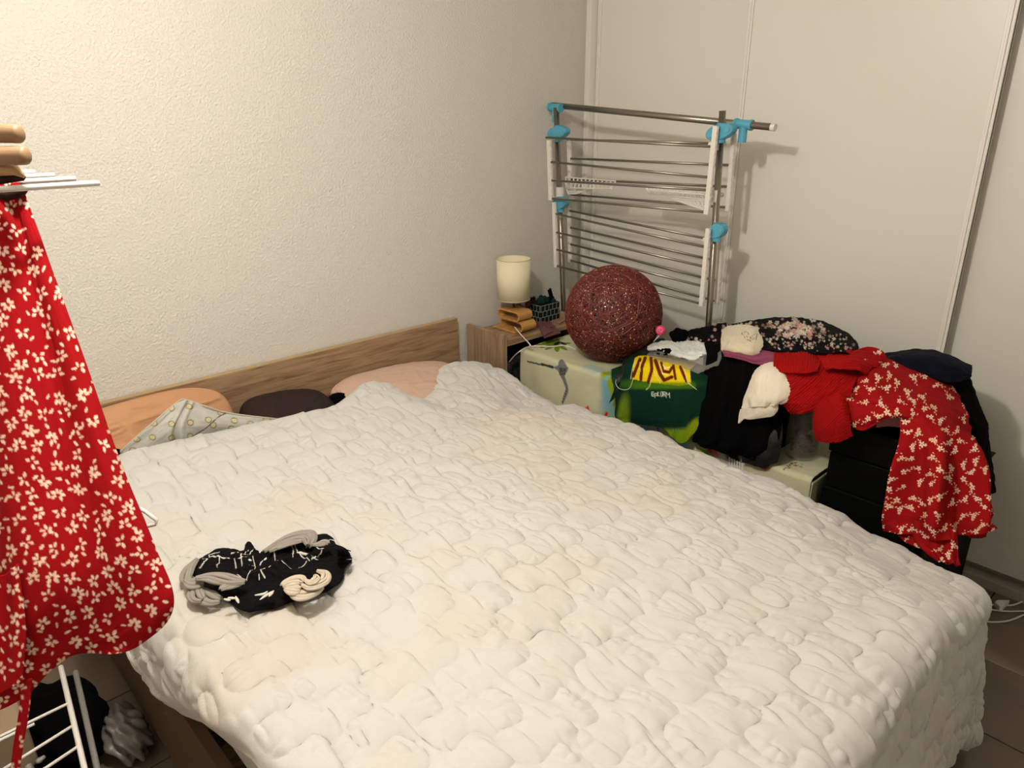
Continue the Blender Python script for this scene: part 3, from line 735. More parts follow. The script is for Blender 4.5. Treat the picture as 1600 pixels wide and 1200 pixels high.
# wallet
wl = empty('wallet', AZ(850, 515, .703), 'dusty mauve folded leather wallet lying open on the nightstand', 'wallet')
M_LEATH = mat('mauve_leather', (112, 70, 70), .45, bump=(80, .0006))
def slab(name, pts, th, m, parent, bev=.001):
    bm = bmesh.new(); a_ = [bm.verts.new(Vector(p)) for p in pts]; b_ = [bm.verts.new(Vector(p)+Vector((0, 0, th))) for p in pts]; n_ = len(pts)
    bm.faces.new(a_[::-1]); bm.faces.new(b_)
    for k in range(n_): bm.faces.new((a_[k], a_[(k+1) % n_], b_[(k+1) % n_], b_[k]))
    bmesh.ops.recalc_face_normals(bm, faces=bm.faces)
    return bmo(name, bm, m, parent, False, bev)
slab('back_leaf', [AZ(836, 502, .7025), AZ(855, 498, .7025), AZ(876, 521, .7025), AZ(850, 529, .7025)], .006, M_LEATH, wl)
slab('front_leaf', [AZ(836, 501, .709), AZ(848, 498, .709), AZ(864, 519, .709), AZ(850, 526, .709)], .006, M_LEATH, wl)
slab('flap', [AZ(850, 507, .716), AZ(858, 506, .716), AZ(863, 511, .716), AZ(853, 511, .716)], .003, M_LEATH, wl)
bm = bmesh.new(); bmesh.ops.create_uvsphere(bm, u_segments=10, v_segments=6, radius=.0028, matrix=Matrix.Translation(Vector(AZ(850, 511, .717))))
bmo('snap', bm, M_STEEL, wl, True)
o = slab('leather_pouch', [AZ(856, 500, .7025), AZ(872, 494, .7025), AZ(886, 500, .7025), AZ(874, 507, .7025)], .006, mat('tan_leather', (150, 112, 92), .5), None)
tag(o, 'flat tan leather pouch on the nightstand between basket and ball', 'pouch')

# ================================================================== BOXES UNDER THE CLOTH
b1 = box('storage_trunk', (-.672, -.99, 0), (-.325, -.285, .645), mat('cardboard_brown', (120, 96, 70), .8), None, .01)
tag(b1, 'tall trunk hidden under the beach cloth next to the nightstand', 'trunk')
b2 = box('storage_trunk', (-.672, -1.58, 0), (-.325, -1.0, .530), mat('cardboard_brown'), None, .01)
tag(b2, 'lower trunk hidden under the beach cloth next to the black box', 'trunk')
# printed cloth: unrolled coordinates (a = along the trunks, w = from the wall across the top and down the front)
DEPTH = .36
def zt(y): return .657-.122*sstep(-1.10, -.98, -(-y)) if False else .657-.122*sstep(-.985, -1.035, y)
def aw(u, v):      # photo point -> (a, w) on the top or front face
    p = AZ(u, v, .658)
    if p[0] > -.68 and p[1] > -1.0: return (-p[1], p[0]*-1-.32)
    p = AX(u, v, -.690)
    z_t = float(zt(p[1])); return (-p[1], DEPTH+(z_t-p[2]))
cv = Canvas(.2, -.05, 1.75, 1.2, 420, (196, 194, 162))
def cpoly(px, col): cv.poly([aw(*p) for p in px], col)
def csoft(u, v, a, b, col, k=1.0, rot=0): c_ = aw(u, v); cv.soft(c_[0], c_[1], a, b, rot, col, k)
csoft(968, 590, .06, .16, (96, 150, 170), .9); csoft(955, 600, .045, .10, (110, 168, 186), .9); csoft(960, 640, .07, .05, (120, 160, 176), .8)
csoft(978, 640, .05, .06, (120, 150, 60), .9); csoft(930, 578, .06, .03, (130, 170, 180), .5)
for k_, (u, v) in enumerate(((948, 585), (952, 598), (957, 612), (962, 628), (970, 640), (976, 655))): csoft(u, v, .018, .03, (140, 158, 24), 1)
cpoly([(955, 578), (1000, 560), (1000, 690), (985, 690), (962, 640), (956, 600)], (20, 60, 44))
for k_ in range(10):
    csoft(952+k_*4, 655+k_*3.0, .03, .03, ((148, 170, 30), (110, 160, 190))[k_ % 2], .9)
# palm tree
c0 = aw(870, 538)
for ang, ln in ((2.2, .09), (2.6, .10), (3.0, .085), (1.7, .09), (1.3, .10), (.8, .11), (3.5, .09), (.4, .10), (4.0, .07), (5.5, .06)):
    cv.ellipse(c0[0]+math.cos(ang)*ln*.55, c0[1]+math.sin(ang)*ln*.55, ln*.5, .012, ang, (112, 134, 32))
cv.ellipse(c0[0], c0[1], .028, .010, 1.2, (24, 24, 26))
cv.ellipse(c0[0]+.02, c0[1]-.02, .028, .008, .3, (30, 30, 34))
# ray fish
GR = (112, 112, 112)
cpoly([(878, 562), (880, 568), (884, 572), (886, 574), (884, 580), (880, 584), (882, 592), (885, 602), (886, 612), (882, 622), (879, 630), (877, 628), (879, 618), (882, 606), (877, 592), (870, 578), (862, 573), (870, 570)], GR)
cv.line([aw(822, 564), aw(845, 569), aw(862, 573)], .007, (66, 66, 66)); cv.line([aw(845, 568), aw(862, 573)], .011, (50, 50, 50))
for k_ in range(46):
    q_ = rng.random(); u = 872+10*rng.random(); v = 573+12*rng.random(); p_ = aw(u, v); cv.ellipse(*p_, .003, .003, 0, (70, 70, 72))
for k_ in range(6): p_ = aw(884-k_*1.2, 606+k_*4); cv.ellipse(*p_, .005, .002, .4, (60, 60, 62))
OR = (204, 66, 22)
cpoly([(886, 632), (893, 638), (900, 645), (900, 648), (892, 646), (886, 641)], OR)
cpoly([(908, 645), (916, 635), (919, 631), (922, 640), (921, 648), (908, 648)], OR)
cpoly([(899, 641), (908, 641), (908, 648), (899, 648)], (176, 130, 140))
cpoly([(941, 650), (944, 643), (948, 643), (946, 653)], (196, 30, 36))
cpoly([(963, 588), (966, 586), (968, 592), (964, 598)], (110, 40, 24))
# lower prints between the hanging clothes
for (u, v, r, c) in ((1100, 700, .035, (132, 160, 40)), (1112, 700, .030, (160, 24, 44)), (1120, 706, .028, (214, 110, 130)), (1095, 694, .02, (196, 204, 190)),
                     (1128, 712, .02, (200, 200, 196)), (1145, 716, .03, (20, 20, 24)), (1190, 726, .02, (176, 16, 34)), (1010, 680, .05, (120, 168, 196)), (1030, 690, .04, (120, 168, 196)), (1060, 694, .04, (140, 180, 200))):
    p_ = aw(u, v); cv.soft(p_[0], p_[1], r, r*.7, .3, c, 1)
for k_ in range(6): p_ = aw(1138+k_*4, 714+k_*2); cv.line([p_, (p_[0]+.004, p_[1]+.03)], .006, (225, 225, 220))
for k_ in range(24):
    p_ = AZ(1228+26*rng.random(), 722+10*rng.random(), .537); cv.line([(-p_[1], -p_[0]-.32), (-p_[1]+.012*(rng.random()-.5), -p_[0]-.32+.02*(rng.random()-.2))], .004, (122, 84, 30))
ny, nw = 620, 330
ys = np.linspace(-.272, -1.592, ny); 
w_ = np.linspace(0, DEPTH+.42, nw); YY, WW = np.meshgrid(ys, w_)
ZT = zt(YY); wi = DEPTH; rr = .018
over = np.clip(WW-(wi-rr), 0, rr*PI/2); down = np.maximum(0, WW-(wi-rr)-rr*PI/2)
X_ = -.32-np.minimum(WW, wi-rr)-rr*np.sin(over/rr); Z_ = ZT-rr*(1-np.cos(over/rr))-down
fold = .010*np.sin(YY*26+1.3*np.sin(YY*9))*sstep(.0, .3, down)+.006*fbm(YY*12, WW*8, 5)*sstep(0, .05, down)
X_ = X_-fold-.04*down
endk = sstep(-1.50, -1.592, YY)
Z_ = Z_+.0035*fbm(YY*14, WW*14, 7, 3)*(1-sstep(0, .02, down))+.003
Pc_ = np.stack([X_, YY-.0*down+.02*sstep(-.33, -.272, YY)*down*0, Z_], -1)
bc = grid_mesh('beach_cloth', Pc_, M_CLOTH, None, cv.sample(-YY, WW), .003, 0)
tag(bc, 'pale printed beach cloth with ray fish, palm and orange flower covering the trunks', 'cloth')
# end drops of the cloth
for nm, y_, sg in (('left_drop', -.272, 1), ('right_drop', -1.594, -1)):
    aa = np.linspace(0, 1, 60); bb = np.linspace(0, 1, 50); A_, B_ = np.meshgrid(aa, bb)
    Z1 = (.655 if sg > 0 else .533)
    PX_ = -.33-A_*.345-.02*B_; PZ = Z1-.008-B_*.45; PY = y_+sg*0.004*np.sin(A_*22)*B_+sg*.0
    grid_mesh(nm, np.stack([PX_, PY, PZ], -1), M_CLOTH, bc, const((196, 194, 162))(A_, B_), .003, 0)

# ------------------------------------------------------------------ wicker ball
bc_ = Vector((-.487, -.617, .848)); RB = .196
ball = empty('wicker_ball', bc_, 'large dark red ball of wound wicker string standing on the beach cloth', 'ball')
bm = bmesh.new(); bmesh.ops.create_uvsphere(bm, u_segments=64, v_segments=40, radius=RB-.026)
for v in bm.verts: v.co += bc_
def inner_mat():
    m = bpy.data.materials.new('woven_string_core'); m.use_nodes = True; N = m.node_tree.nodes; L = m.node_tree.links
    b = N['Principled BSDF']; b.inputs['Roughness'].default_value = .7
    tc = N.new('ShaderNodeTexCoord'); v = N.new('ShaderNodeTexVoronoi'); v.inputs['Scale'].default_value = 140
    r = N.new('ShaderNodeValToRGB'); r.color_ramp.elements[0].color = (*lin((58, 16, 14)), 1); r.color_ramp.elements[1].color = (*lin((20, 6, 6)), 1)
    r.color_ramp.elements[0].position = .1; r.color_ramp.elements[1].position = .6
    L.new(tc.outputs['Object'], v.inputs['Vector']); L.new(v.outputs['Distance'], r.inputs[0]); L.new(r.outputs[0], b.inputs['Base Color'])
    return m
bmo('core', bm, inner_mat(), ball, True)
rng = np.random.default_rng(12)
M_STR = mat('dark_red_string', (104, 34, 29), .45); M_STR2 = mat('light_red_string', (128, 58, 46), .3); M_GLINT = mat('painted_glint', (222, 186, 146), .15)  # the palest tone is a painted glint, set in the colour
for nm, m_, cnt, r_, ro in (('string', M_STR, 230, .0017, 0.0), ('string', mat('deep_red_string', (66, 20, 18), .5), 130, .0016, -.002), ('string', M_STR2, 60, .0013, .001)):
    allP = []; faces = []; base = 0
    for k in range(cnt):
        ax = rng.normal(size=3); ax /= np.linalg.norm(ax); s1 = np.cross(ax, [0.3, .5, .8]); s1 /= np.linalg.norm(s1); s2 = np.cross(ax, s1)
        off = rng.uniform(-.75, .75); n_ = 84; t = np.linspace(0, 2*PI, n_, endpoint=False)
        rad = RB-.014+ro+.014*rng.random()**.6
        d = s1[None]*np.cos(t)[:, None]+s2[None]*np.sin(t)[:, None]+ax[None]*(off+.16*np.sin(t*2+k)+.10*np.sin(t*5+2*k)+.04*np.sin(t*9+3*k))[:, None]
        d /= np.linalg.norm(d, axis=1, keepdims=True)
        c_ = d*rad; tn = np.roll(d, -1, 0)-np.roll(d, 1, 0); tn /= np.linalg.norm(tn, axis=1, keepdims=True); sd = np.cross(d, tn)
        ring = np.stack([c_+sd*r_, c_+d*r_*1.1, c_-sd*r_], 1)          # triangular strand
        allP.append(ring.reshape(-1, 3))
        i = np.arange(n_)[:, None]; j = (i+1) % n_
        for q in (0, 1):
            faces.append(np.concatenate([base+i*3+q, base+i*3+q+1, base+j*3+q+1, base+j*3+q], 1))
        base += n_*3
    V_ = np.concatenate(allP)+np.array(bc_); Fq = np.concatenate(faces)
    me = bpy.data.meshes.new(nm); me.vertices.add(len(V_)); me.vertices.foreach_set('co', V_.ravel().astype(np.float32))
    me.loops.add(Fq.size); me.loops.foreach_set('vertex_index', Fq.ravel().astype(np.int32)); me.polygons.add(len(Fq))
    me.polygons.foreach_set('loop_start', np.arange(0, Fq.size, 4, dtype=np.int32)); me.polygons.foreach_set('loop_total', np.full(len(Fq), 4, dtype=np.int32))
    me.update(calc_edges=True)
    o = link(nm, me, m_, ball); o['kind'] = 'stuff'
bm = bmesh.new()  # tiny pale flakes scattered over the strings as painted glints of light
for k in range(2600):
    d = Vector(rng.normal(size=3)).normalized(); s_, t_ = frame_at(d); c_ = bc_+d*(RB+.0005)
    rr_ = .0010+.0020*rng.random()**2; ph_ = rng.random()*6; tl = d*rng.normal()*.0006
    vs = [bm.verts.new(c_+(s_*math.cos(ph_+q*2.1)+t_*math.sin(ph_+q*2.1))*rr_*(1+.5*(q == 1))+tl*(q-1)) for q in range(3)]
    bm.faces.new(vs)
o = bmo('glint_flakes', bm, M_GLINT, ball); o['kind'] = 'stuff'

# ================================================================== DRYING RACK (steel, leaning in the corner)
rk = empty('drying_rack', (-.27, -.50, 0), 'folded steel tower drying rack with turquoise clips standing before the wardrobe doors', 'drying rack')
XR = -.275
def RP(u, v, x=XR):
    p = AX(u, v, x); p[1] = min(p[1], -.014); return p
def down(p, q, z):       # extend a line p->q to height z
    t = (z-p[2])/(q[2]-p[2]); return p+(q-p)*t
pl0, pl1 = RP(869, 168), RP(880, 460); pr0, pr1 = RP(1129, 173), RP(1107, 510)
M_POST = M_STEEL
def post(a, b, name='post'):
    e = down(a, b, .014); e[1] = min(e[1], -.014); rod(name, [a, e], .0125, M_POST, rk, 16); return e
el = post(pl0, pl1); er = post(pr0, pr1)
rod('top_bar', [RP(862, 164, XR+.03), RP(1209, 199, XR+.03)], .0125, M_POST, rk, 16)
bm = bmesh.new(); p_ = RP(1210, 199.2, XR+.03); q_ = RP(1205, 198.6, XR+.03); tube(bm, [q_, p_+(p_-q_)*.3], .0132, 16); bmo('end_cap', bm, M_WPLAST, rk)
def rodpx(a, b, xa, xb=None, r=.0036): rod('rod', [RP(*a, xa), RP(*b, xa if xb is None else xb)], r*1.35, M_POST, rk, 8)
XF, XB = XR-.055, XR+.05
for a_, b_, x_ in (((853, 215), (1109, 229), XF), ((887, 218), (1112, 224), XB), ((888.6, 247.6), (1140, 258), XB), ((860, 253), (1108, 277), XF), ((860, 282), (1104, 297), XF), ((888, 280), (1136, 291.5), XB),
                   ((891, 304), (1134, 324), XB), ((860, 310), (1103, 331.6), XF), ((888.6, 329), (1120, 376), XB), ((868, 334), (1100, 385.6), XF), ((888.6, 355), (1118, 407), XB), ((867.6, 362.6), (1098, 416), XF),
                   ((890, 381.5), (1117, 438), XB), ((867.6, 389.4), (1096, 446.6), XF), ((890, 406.4), (1116, 470), XB), ((868.7, 415), (1094, 474), XF)):
    rodpx(a_, b_, x_)
def bracket(a, b, x, wpx, m=M_WPLAST, holes=0, teeth=0):
    p, q = Vector(RP(*a, x)), Vector(RP(*b, x)); d = (q-p); L = d.length; d.normalize(); s_ = Vector((0, -1, 0)); s_ = (s_-d*s_.dot(d)).normalized(); n_ = d.cross(s_)
    bm = bmesh.new(); w2 = wpx/360*.5; th = .014
    def seg(t0, t1, w0, w1, tk=th):
        vs = [bm.verts.new(p+d*t+s_*(sg*w_)+n_*k) for t, w_ in ((t0, w0), (t1, w1)) for sg in (-1, 1) for k in (-tk/2, tk/2)]
        for f in ((0, 1, 3, 2), (4, 6, 7, 5), (0, 4, 5, 1), (2, 3, 7, 6), (0, 2, 6, 4), (1, 5, 7, 3)): bm.faces.new([vs[i] for i in f])
    seg(0, L, w2*.62, w2*.62, .016)
    k = 0; st = .024; t = .004
    while t+st < L:
        seg(t, t+st*.6, w2*.8, w2*.7, .009); t += st
    bmesh.ops.recalc_face_normals(bm, faces=bm.faces)
    bmo('bracket', bm, m, rk, False, .0012)
bracket((858, 219), (861, 313), XF, 11); bracket((889, 216), (891, 306), XB, 9)
bracket((1119, 197), (1104, 335), XF, 11); bracket((1147, 208), (1137, 330), XB, 9)
bracket((866, 316), (869, 418), XF, 9); bracket((889, 325), (891, 410), XB, 8)
bracket((1107, 357), (1096, 478), XF, 10); bracket((1128, 360), (1120, 474), XB, 9)
def clip_oval(u, v, x, w_, h_, tilt):
    c = Vector(RP(u, v, x)); bm = bmesh.new(); n = 28; prof = [(-1, .92), (-.8, 1), (.8, 1), (1, .92)]; rings = []
    for (q, sc) in prof:
        rings.append([bm.verts.new(c+Vector((q*.02, -(math.cos(2*PI*k/n)*w_*sc*math.cos(tilt)-math.sin(2*PI*k/n)*h_*sc*math.sin(tilt)), math.cos(2*PI*k/n)*w_*sc*math.sin(tilt)+math.sin(2*PI*k/n)*h_*sc*math.cos(tilt)))) for k in range(n)])
    for a_, b_ in zip(rings[:-1], rings[1:]):
        for k in range(n): bm.faces.new((a_[k], a_[(k+1) % n], b_[(k+1) % n], b_[k]))
    bm.faces.new(rings[0][::-1]); bm.faces.new(rings[-1])
    for (dy, dz) in ((-w_*.62, 0), (w_*.62, 0)):
        cc = c+Vector((-.022, -dy*math.cos(tilt), dy*math.sin(tilt)))
        tube(bm, [cc+Vector((0, 0, 0)), cc+Vector((.044, 0, 0))], h_*.42, 10)
    tube(bm, [c+Vector((0, 0, -.038)), c+Vector((0, 0, .03))], .018, 14)
    bmesh.ops.recalc_face_normals(bm, faces=bm.faces)
    return bmo('clip', bm, M_BLUE, rk, False, .001)
clip_oval(873, 207, XR-.02, .056, .026, .15); clip_oval(1127, 206, XR-.02, .056, .028, .25)
clip_oval(876, 318, XR-.02, .046, .026, .30); clip_oval(1121, 361, XR-.02, .038, .026, .45)
def tee(u, v, x, dirv):
    c = Vector(RP(u, v, x)); bm = bmesh.new(); d = Vector(dirv).normalized()
    tube(bm, [c-d*.033, c+d*.033], .0165, 16); tube(bm, [c, c+Vector((0, 0, -.062))], .0150, 14)
    tube(bm, [c-d*.035, c-d*.026], .019, 16); tube(bm, [c+d*.026, c+d*.035], .019, 16)
    bmesh.ops.recalc_face_normals(bm, faces=bm.faces); bmo('tee_joint', bm, M_BLUE, rk, False)
bard = RP(1209, 199, XR+.03)-RP(862, 164, XR+.03)
tee(868, 168, XR+.008, (0, -1, -.06)); tee(1162, 194.5, XR+.03, bard)
for (u, v) in ((1121, 225), (1117, 306), (1112, 372)):
    c = Vector(RP(u, v)); bm = bmesh.new(); tube(bm, [c+Vector((0, 0, -.022)), c+Vector((0, 0, .022))], .019, 14); tube(bm, [c+Vector((-.05, 0, 0)), c+Vector((.05, 0, 0))], .009, 8)
    bmo('sleeve', bm, M_WPLAST, rk, False)
for (u, v) in ((875, 300),):
    c = Vector(RP(u, v)); bm = bmesh.new(); tube(bm, [c+Vector((0, 0, -.022)), c+Vector((0, 0, .022))], .019, 14); bmo('sleeve', bm, M_WPLAST, rk, False)
# lattice flaps
def lattice(pxs, x, nx):
    Q = [Vector(RP(u, v, x)) for u, v in pxs]; bm = bmesh.new()      # quad tl,tr,br,bl
    P_ = lambda a, b: (Q[0]*(1-a)+Q[1]*a)*(1-b)+(Q[3]*(1-a)+Q[2]*a)*b
    for (a0, b0, a1, b1) in ((0, 0, 1, 0), (0, 1, 1, 1), (0, 0, 0, 1), (1, 0, 1, 1), (0, .5, 1, .5)): tube(bm, [P_(a0, b0), P_(a1, b1)], .0030, 6)
    for k in range(nx):
        a0, a1 = k/nx, (k+1)/nx; tube(bm, [P_(a0, 0), P_((a0+a1)/2, 1)], .0021, 5); tube(bm, [P_((a0+a1)/2, 1), P_(a1, 0)], .0021, 5)
    bmo('lattice_flap', bm, M_WPLAST, rk)
lattice([(884, 277), (962, 283), (956, 295), (884, 293)], XB-.02, 12)
lattice([(885, 295), (925, 295), (900, 303), (888, 303)], XB-.02, 5)
lattice([(1008, 290), (1104, 297), (1104, 312), (1014, 303)], XB-.035, 15)
lattice([(1050, 311), (1104, 314), (1104, 330), (1082, 322)], XB-.035, 7)
# feet
bm = bmesh.new()
for e in (el, er): bm = bmesh.new(); tube(bm, [(e[0]-.03, e[1], .012), (-.05, e[1], .012)], .012, 10); bmo('foot', bm, M_WPLAST, rk)

# ================================================================== BLACK BOXES
cb = empty('black_chest', (-.33, -1.77, 0), 'low matt black chest standing on the floor between trunks and wardrobe', 'chest')
box('body', (-.645, -1.925, .03), (-.035, -1.612, .515), M_BLACKBOX, cb, .004)
for x in (-.62, -.08):
    for y in (-1.90, -1.65): box('foot', (x, y, 0), (x+.03, y+.02, .03), M_BLACKBOX, cb)
box('top_board', (-.200, -1.926, .5155), (-.006, -1.700, .5215), mat('dark_brown_board', (58, 48, 38), .6), cb, .001)
bb = empty('black_box', (-.38, -1.77, .522), 'black lidded box stacked on the chest under the red floral dress', 'box')
box('body', (-.640, -1.905, .5160), (-.36, -1.618, .632), M_BLACKBOX, bb, .004)
box('lid', (-.646, -1.910, .636), (-.355, -1.613, .735), M_BLACKBOX, bb, .006)

# glass vase standing on the lower cloth
def lathe(prof, c, n=40, smooth=True):
    bm = bmesh.new(); rings = [[bm.verts.new((c[0]+r_*math.cos(2*PI*k/n), c[1]+r_*math.sin(2*PI*k/n), c[2]+z_)) for k in range(n)] for r_, z_ in prof]
    for a_, b_ in zip(rings[:-1], rings[1:]):
        for k in range(n): bm.faces.new((a_[k], a_[(k+1) % n], b_[(k+1) % n], b_[k]))
    return bm
vc = (-.545, -1.487, .5395)
vs_ = empty('glass_vase', vc, 'clear cylindrical glass vase on the cloth below the red knit', 'vase')
bm = lathe([(0, .001), (.050, .001), (.052, .006), (.053, .22), (.050, .22), (.049, .010), (0, .010)], vc); bmesh.ops.recalc_face_normals(bm, faces=bm.faces)
bmo('glass', bm, glassy('vase_glass', (150, 146, 136), .08, .22), vs_, True)
rng = np.random.default_rng(3); bm = bmesh.new()
for k in range(60):
    a_ = rng.random()*6.28; r_ = .036*math.sqrt(rng.random()); c_ = Vector((vc[0]+r_*math.cos(a_), vc[1]+r_*math.sin(a_), vc[2]+.022+.05*rng.random()))
    bmesh.ops.create_icosphere(bm, subdivisions=1, radius=.010, matrix=Matrix.Translation(c_) @ Matrix.Diagonal((1.2, .9, .8, 1)))
bmo('filling', bm, mat('brown_potpourri', (92, 66, 48), .8, vary=(40, (60, 40, 30), (1, 1, 1))), vs_, True)['kind'] = 'stuff'

# ================================================================== CLOTHES PILE
# dark mound under everything
def mound():
    n1, n2 = 120, 60
    ys = np.linspace(-1.0, -1.42, n1); xs = np.linspace(-.64, -.33, n2); X, Y = np.meshgrid(xs, ys)
    h = .70+.13*np.exp(-((Y+1.32)/.20)**2)
    ex = np.minimum(np.clip((X+.64)/.10, 0, 1), np.clip((-.33-X)/.06, 0, 1)); ey = np.minimum(np.clip((Y+1.42)/.06, 0, 1), np.clip((-1.0-Y)/.08, 0, 1))
    Z = .545+(h-.545)*(np.sqrt(np.clip(1-(1-ex)**2, 0, 1))*np.sqrt(np.clip(1-(1-ey)**2, 0, 1)))+.01*fbm(X*15, Y*15, 3)
    o = grid_mesh('clothes_pile', np.stack([X, Y, np.maximum(Z, .545)], -1), M_BLACK, None, None, .004, -1)
    tag(o, 'heap of folded black clothes forming the core of the pile on the low trunk', 'clothes')
mound()
fold_s = lambda A, B, k=.008, s=4, f=12: (lambda a, b: k*fbm(a*f, b*s, 3)+k*.6*np.sin(a*f*2+3*fbm(a*3, b*2, 4)))

# black garment hanging on the front
o = cloth('black_garment', [[(1100, 535, -.50), (1140, 535, -.50), (1175, 545, -.50), (1215, 550, -.50)],
                            [(1105, 565, -.64), (1135, 568, -.66), (1175, 572, -.66), (1225, 580, -.64)],
                            [(1092, 620, -.705), (1130, 625, -.72), (1170, 630, -.71), (1222, 640, -.70)],
                            [(1088, 665, -.715), (1120, 680, -.73), (1165, 690, -.72), (1215, 695, -.70)],
                            [(1080, 688, -.715), (1100, 698, -.73), (1150, 712, -.71), (1205, 722, -.69)]], 80, 100, None, None, M_BLACK,
          folds=lambda a, b: .012*fbm(a*7, b*3, 3)+.006*np.sin(a*25))
tag(o, 'plain black garment hanging down the front beside the green shirt', 'garment')
sl = cloth('black_bag', [[(1170, 655, -.70), (1195, 652, -.70), (1222, 650, -.68)], [(1160, 690, -.705), (1190, 695, -.71), (1222, 690, -.69)], [(1160, 722, -.70), (1190, 730, -.70), (1215, 722, -.68)]],
           30, 30, None, None, mat('dark_grey_nylon', (24, 24, 24), .5), folds=lambda a, b: .006*fbm(a*5, b*5, 13))
tag(sl, 'dark grey nylon fabric hanging below the white sleeve', 'bag')

# green tie-dye shirt
cv = Canvas(940, 545, 1115, 705, 5, (10, 44, 32))
YL = (226, 198, 16); BR = (98, 34, 10)
for k in range(12): cv.soft(972+k*10, 690-k*.5, 12, 14, 0, (120, 150, 22), .9)
cv.soft(975, 650, 9, 30, .1, (112, 140, 24), .95); cv.soft(1085, 668, 16, 9, -.9, (140, 160, 20), .95); cv.soft(1020, 600, 60, 8, 0, (60, 110, 20), .6)
cv.soft(1020, 635, 34, 22, 0, (8, 44, 34), .9)
cv.poly([(992, 560), (1000, 555), (1100, 560), (1078, 578), (1080, 600), (1060, 603), (1020, 598), (988, 592)], YL)
for k in range(14): cv.soft(990+k*7, 602, 6, 5, 0, (70, 116, 16), .6)
cv.line([(1000, 562), (990, 588)], 5, BR); cv.line([(1008, 560), (1003, 575), (1002, 592)], 5, BR); cv.line([(1017, 560), (1019, 578), (1013, 597)], 5, BR)
cv.line([(1024, 564), (1032, 585), (1038, 594), (1050, 589)], 5.5, BR); cv.line([(1033, 568), (1036, 580), (1046, 582), (1050, 575)], 4.5, BR); cv.line([(1052, 572), (1056, 592)], 4, BR)
cv.line([(1063, 574), (1073, 596)], 4.5, BR); cv.line([(1036, 571), (1040, 576), (1047, 574)], 1.2, (240, 230, 190)); cv.line([(1030, 566), (1036, 584), (1044, 586)], .9, (240, 230, 160))
for p_ in ([(992, 563), (988, 580), (986, 592)], [(1000, 567), (1001, 580)], [(1019, 592), (1015, 604), (1010, 609)], [(1068, 575), (1075, 598), (1088, 608)], [(1022, 580), (1032, 598)]): cv.line(p_, .9, (214, 216, 150))
# small outlined lettering as it reads on the shirt
x = 1019.0
def glyph(ch, x, y, h):
    G = {'a': [[(0, .3), (.6, .3), (.6, 1), (0, 1), (0, .6), (.6, .6)]], 'l': [[(.2, 0), (.2, 1)]], 's': [[(.6, .2), (0, .2), (0, .6), (.6, .6), (.6, 1), (0, 1)]], 'e': [[(.6, 1), (0, 1), (0, 0), (.6, 0)], [(0, .5), (.5, .5)]],
         'o': [[(0, 0), (.6, 0), (.6, 1), (0, 1), (0, 0)]], 'b': [[(0, 0), (.6, 0), (.6, 1), (0, 1), (0, 0)], [(0, .5), (.6, .5)]], 'R': [[(0, 1), (0, 0), (.6, 0), (.6, .5), (0, .5)], [(.2, .5), (.6, 1)]], 'M': [[(0, 1.1), (0, .1), (.4, .6), (.8, .1), (.8, 1.1)]], 'k': [[(0, 0), (0, 1)], [(.6, 0), (0, .5), (.6, 1)]], 'i': [[(.2, 0), (.2, 1)]], 'p': [[(0, 1.3), (0, .3), (.6, .3), (.6, .9), (0, .9)]]}
    for st in G[ch]: cv.line([(x+a*h*.8, y+b*h) for a, b in st], .9, (206, 214, 200))
for ch, xx, hh in (('b', 1019, 6.5), ('p', 1024, 6.5), ('e', 1028, 6), ('o', 1033, 6.5), ('R', 1037, 6), ('M', 1041.5, 8)): glyph(ch, xx, 612.5, hh)
for xx in (1052, 1056, 1060): cv.line([(xx, 670), (xx+1, 674)], 1, (110, 140, 120))
gs = cloth('green_shirt', [[(985, 558, -.60), (1010, 556, -.58), (1045, 560, -.58), (1080, 566, -.58), (1108, 575, -.60)],
                           [(978, 572, -.70), (1005, 570, -.71), (1040, 575, -.715), (1075, 582, -.71), (1106, 590, -.69)],
                           [(966, 612, -.715), (1000, 612, -.735), (1040, 614, -.74), (1075, 616, -.735), (1102, 620, -.71)],
                           [(961, 645, -.715), (1000, 648, -.74), (1040, 652, -.745), (1070, 655, -.74), (1096, 650, -.715)],
                           [(966, 658, -.715), (1003, 664, -.735), (1038, 670, -.74), (1064, 692, -.735), (1088, 672, -.715)]], 150, 170, cv.sample, None,
           folds=lambda a, b: .010*fbm(a*5, b*3, 23)*b+.008*np.exp(-((a-.70+.1*b)/.05)**2)*b)
tag(gs, 'dark green and yellow tie-dye shirt hanging over the front of the cloth', 'shirt')
o = cloth('dark_green_garment', [[(975, 560, -.55), (1000, 545, -.50), (1030, 530, -.42), (1060, 540, -.42)], [(966, 590, -.70), (985, 575, -.66), (1010, 560, -.58), (1040, 555, -.52)], [(952, 630, -.712), (968, 612, -.715), (985, 590, -.70), (1005, 575, -.62)]], 40, 50,
          None, None, mat('dark_green_black_nylon', (12, 26, 20), .55), folds=lambda a, b: .008*fbm(a*6, b*6, 33))
tag(o, 'dark green nylon bag lying between the wicker ball and the tie-dye shirt', 'bag')
o = rod('drawstring', smoothpath([AX(990, 590, -.745), AX(984, 606, -.748), AX(975, 609, -.745), AX(966, 606, -.728), AX(962, 598, -.722), AX(963, 593, -.722)], 8), .0012, mat('cream_cord', (206, 208, 190), .7), None, 6)
tag(o, 'thin cream drawstring looping beside the tie-dye shirt', 'cord')

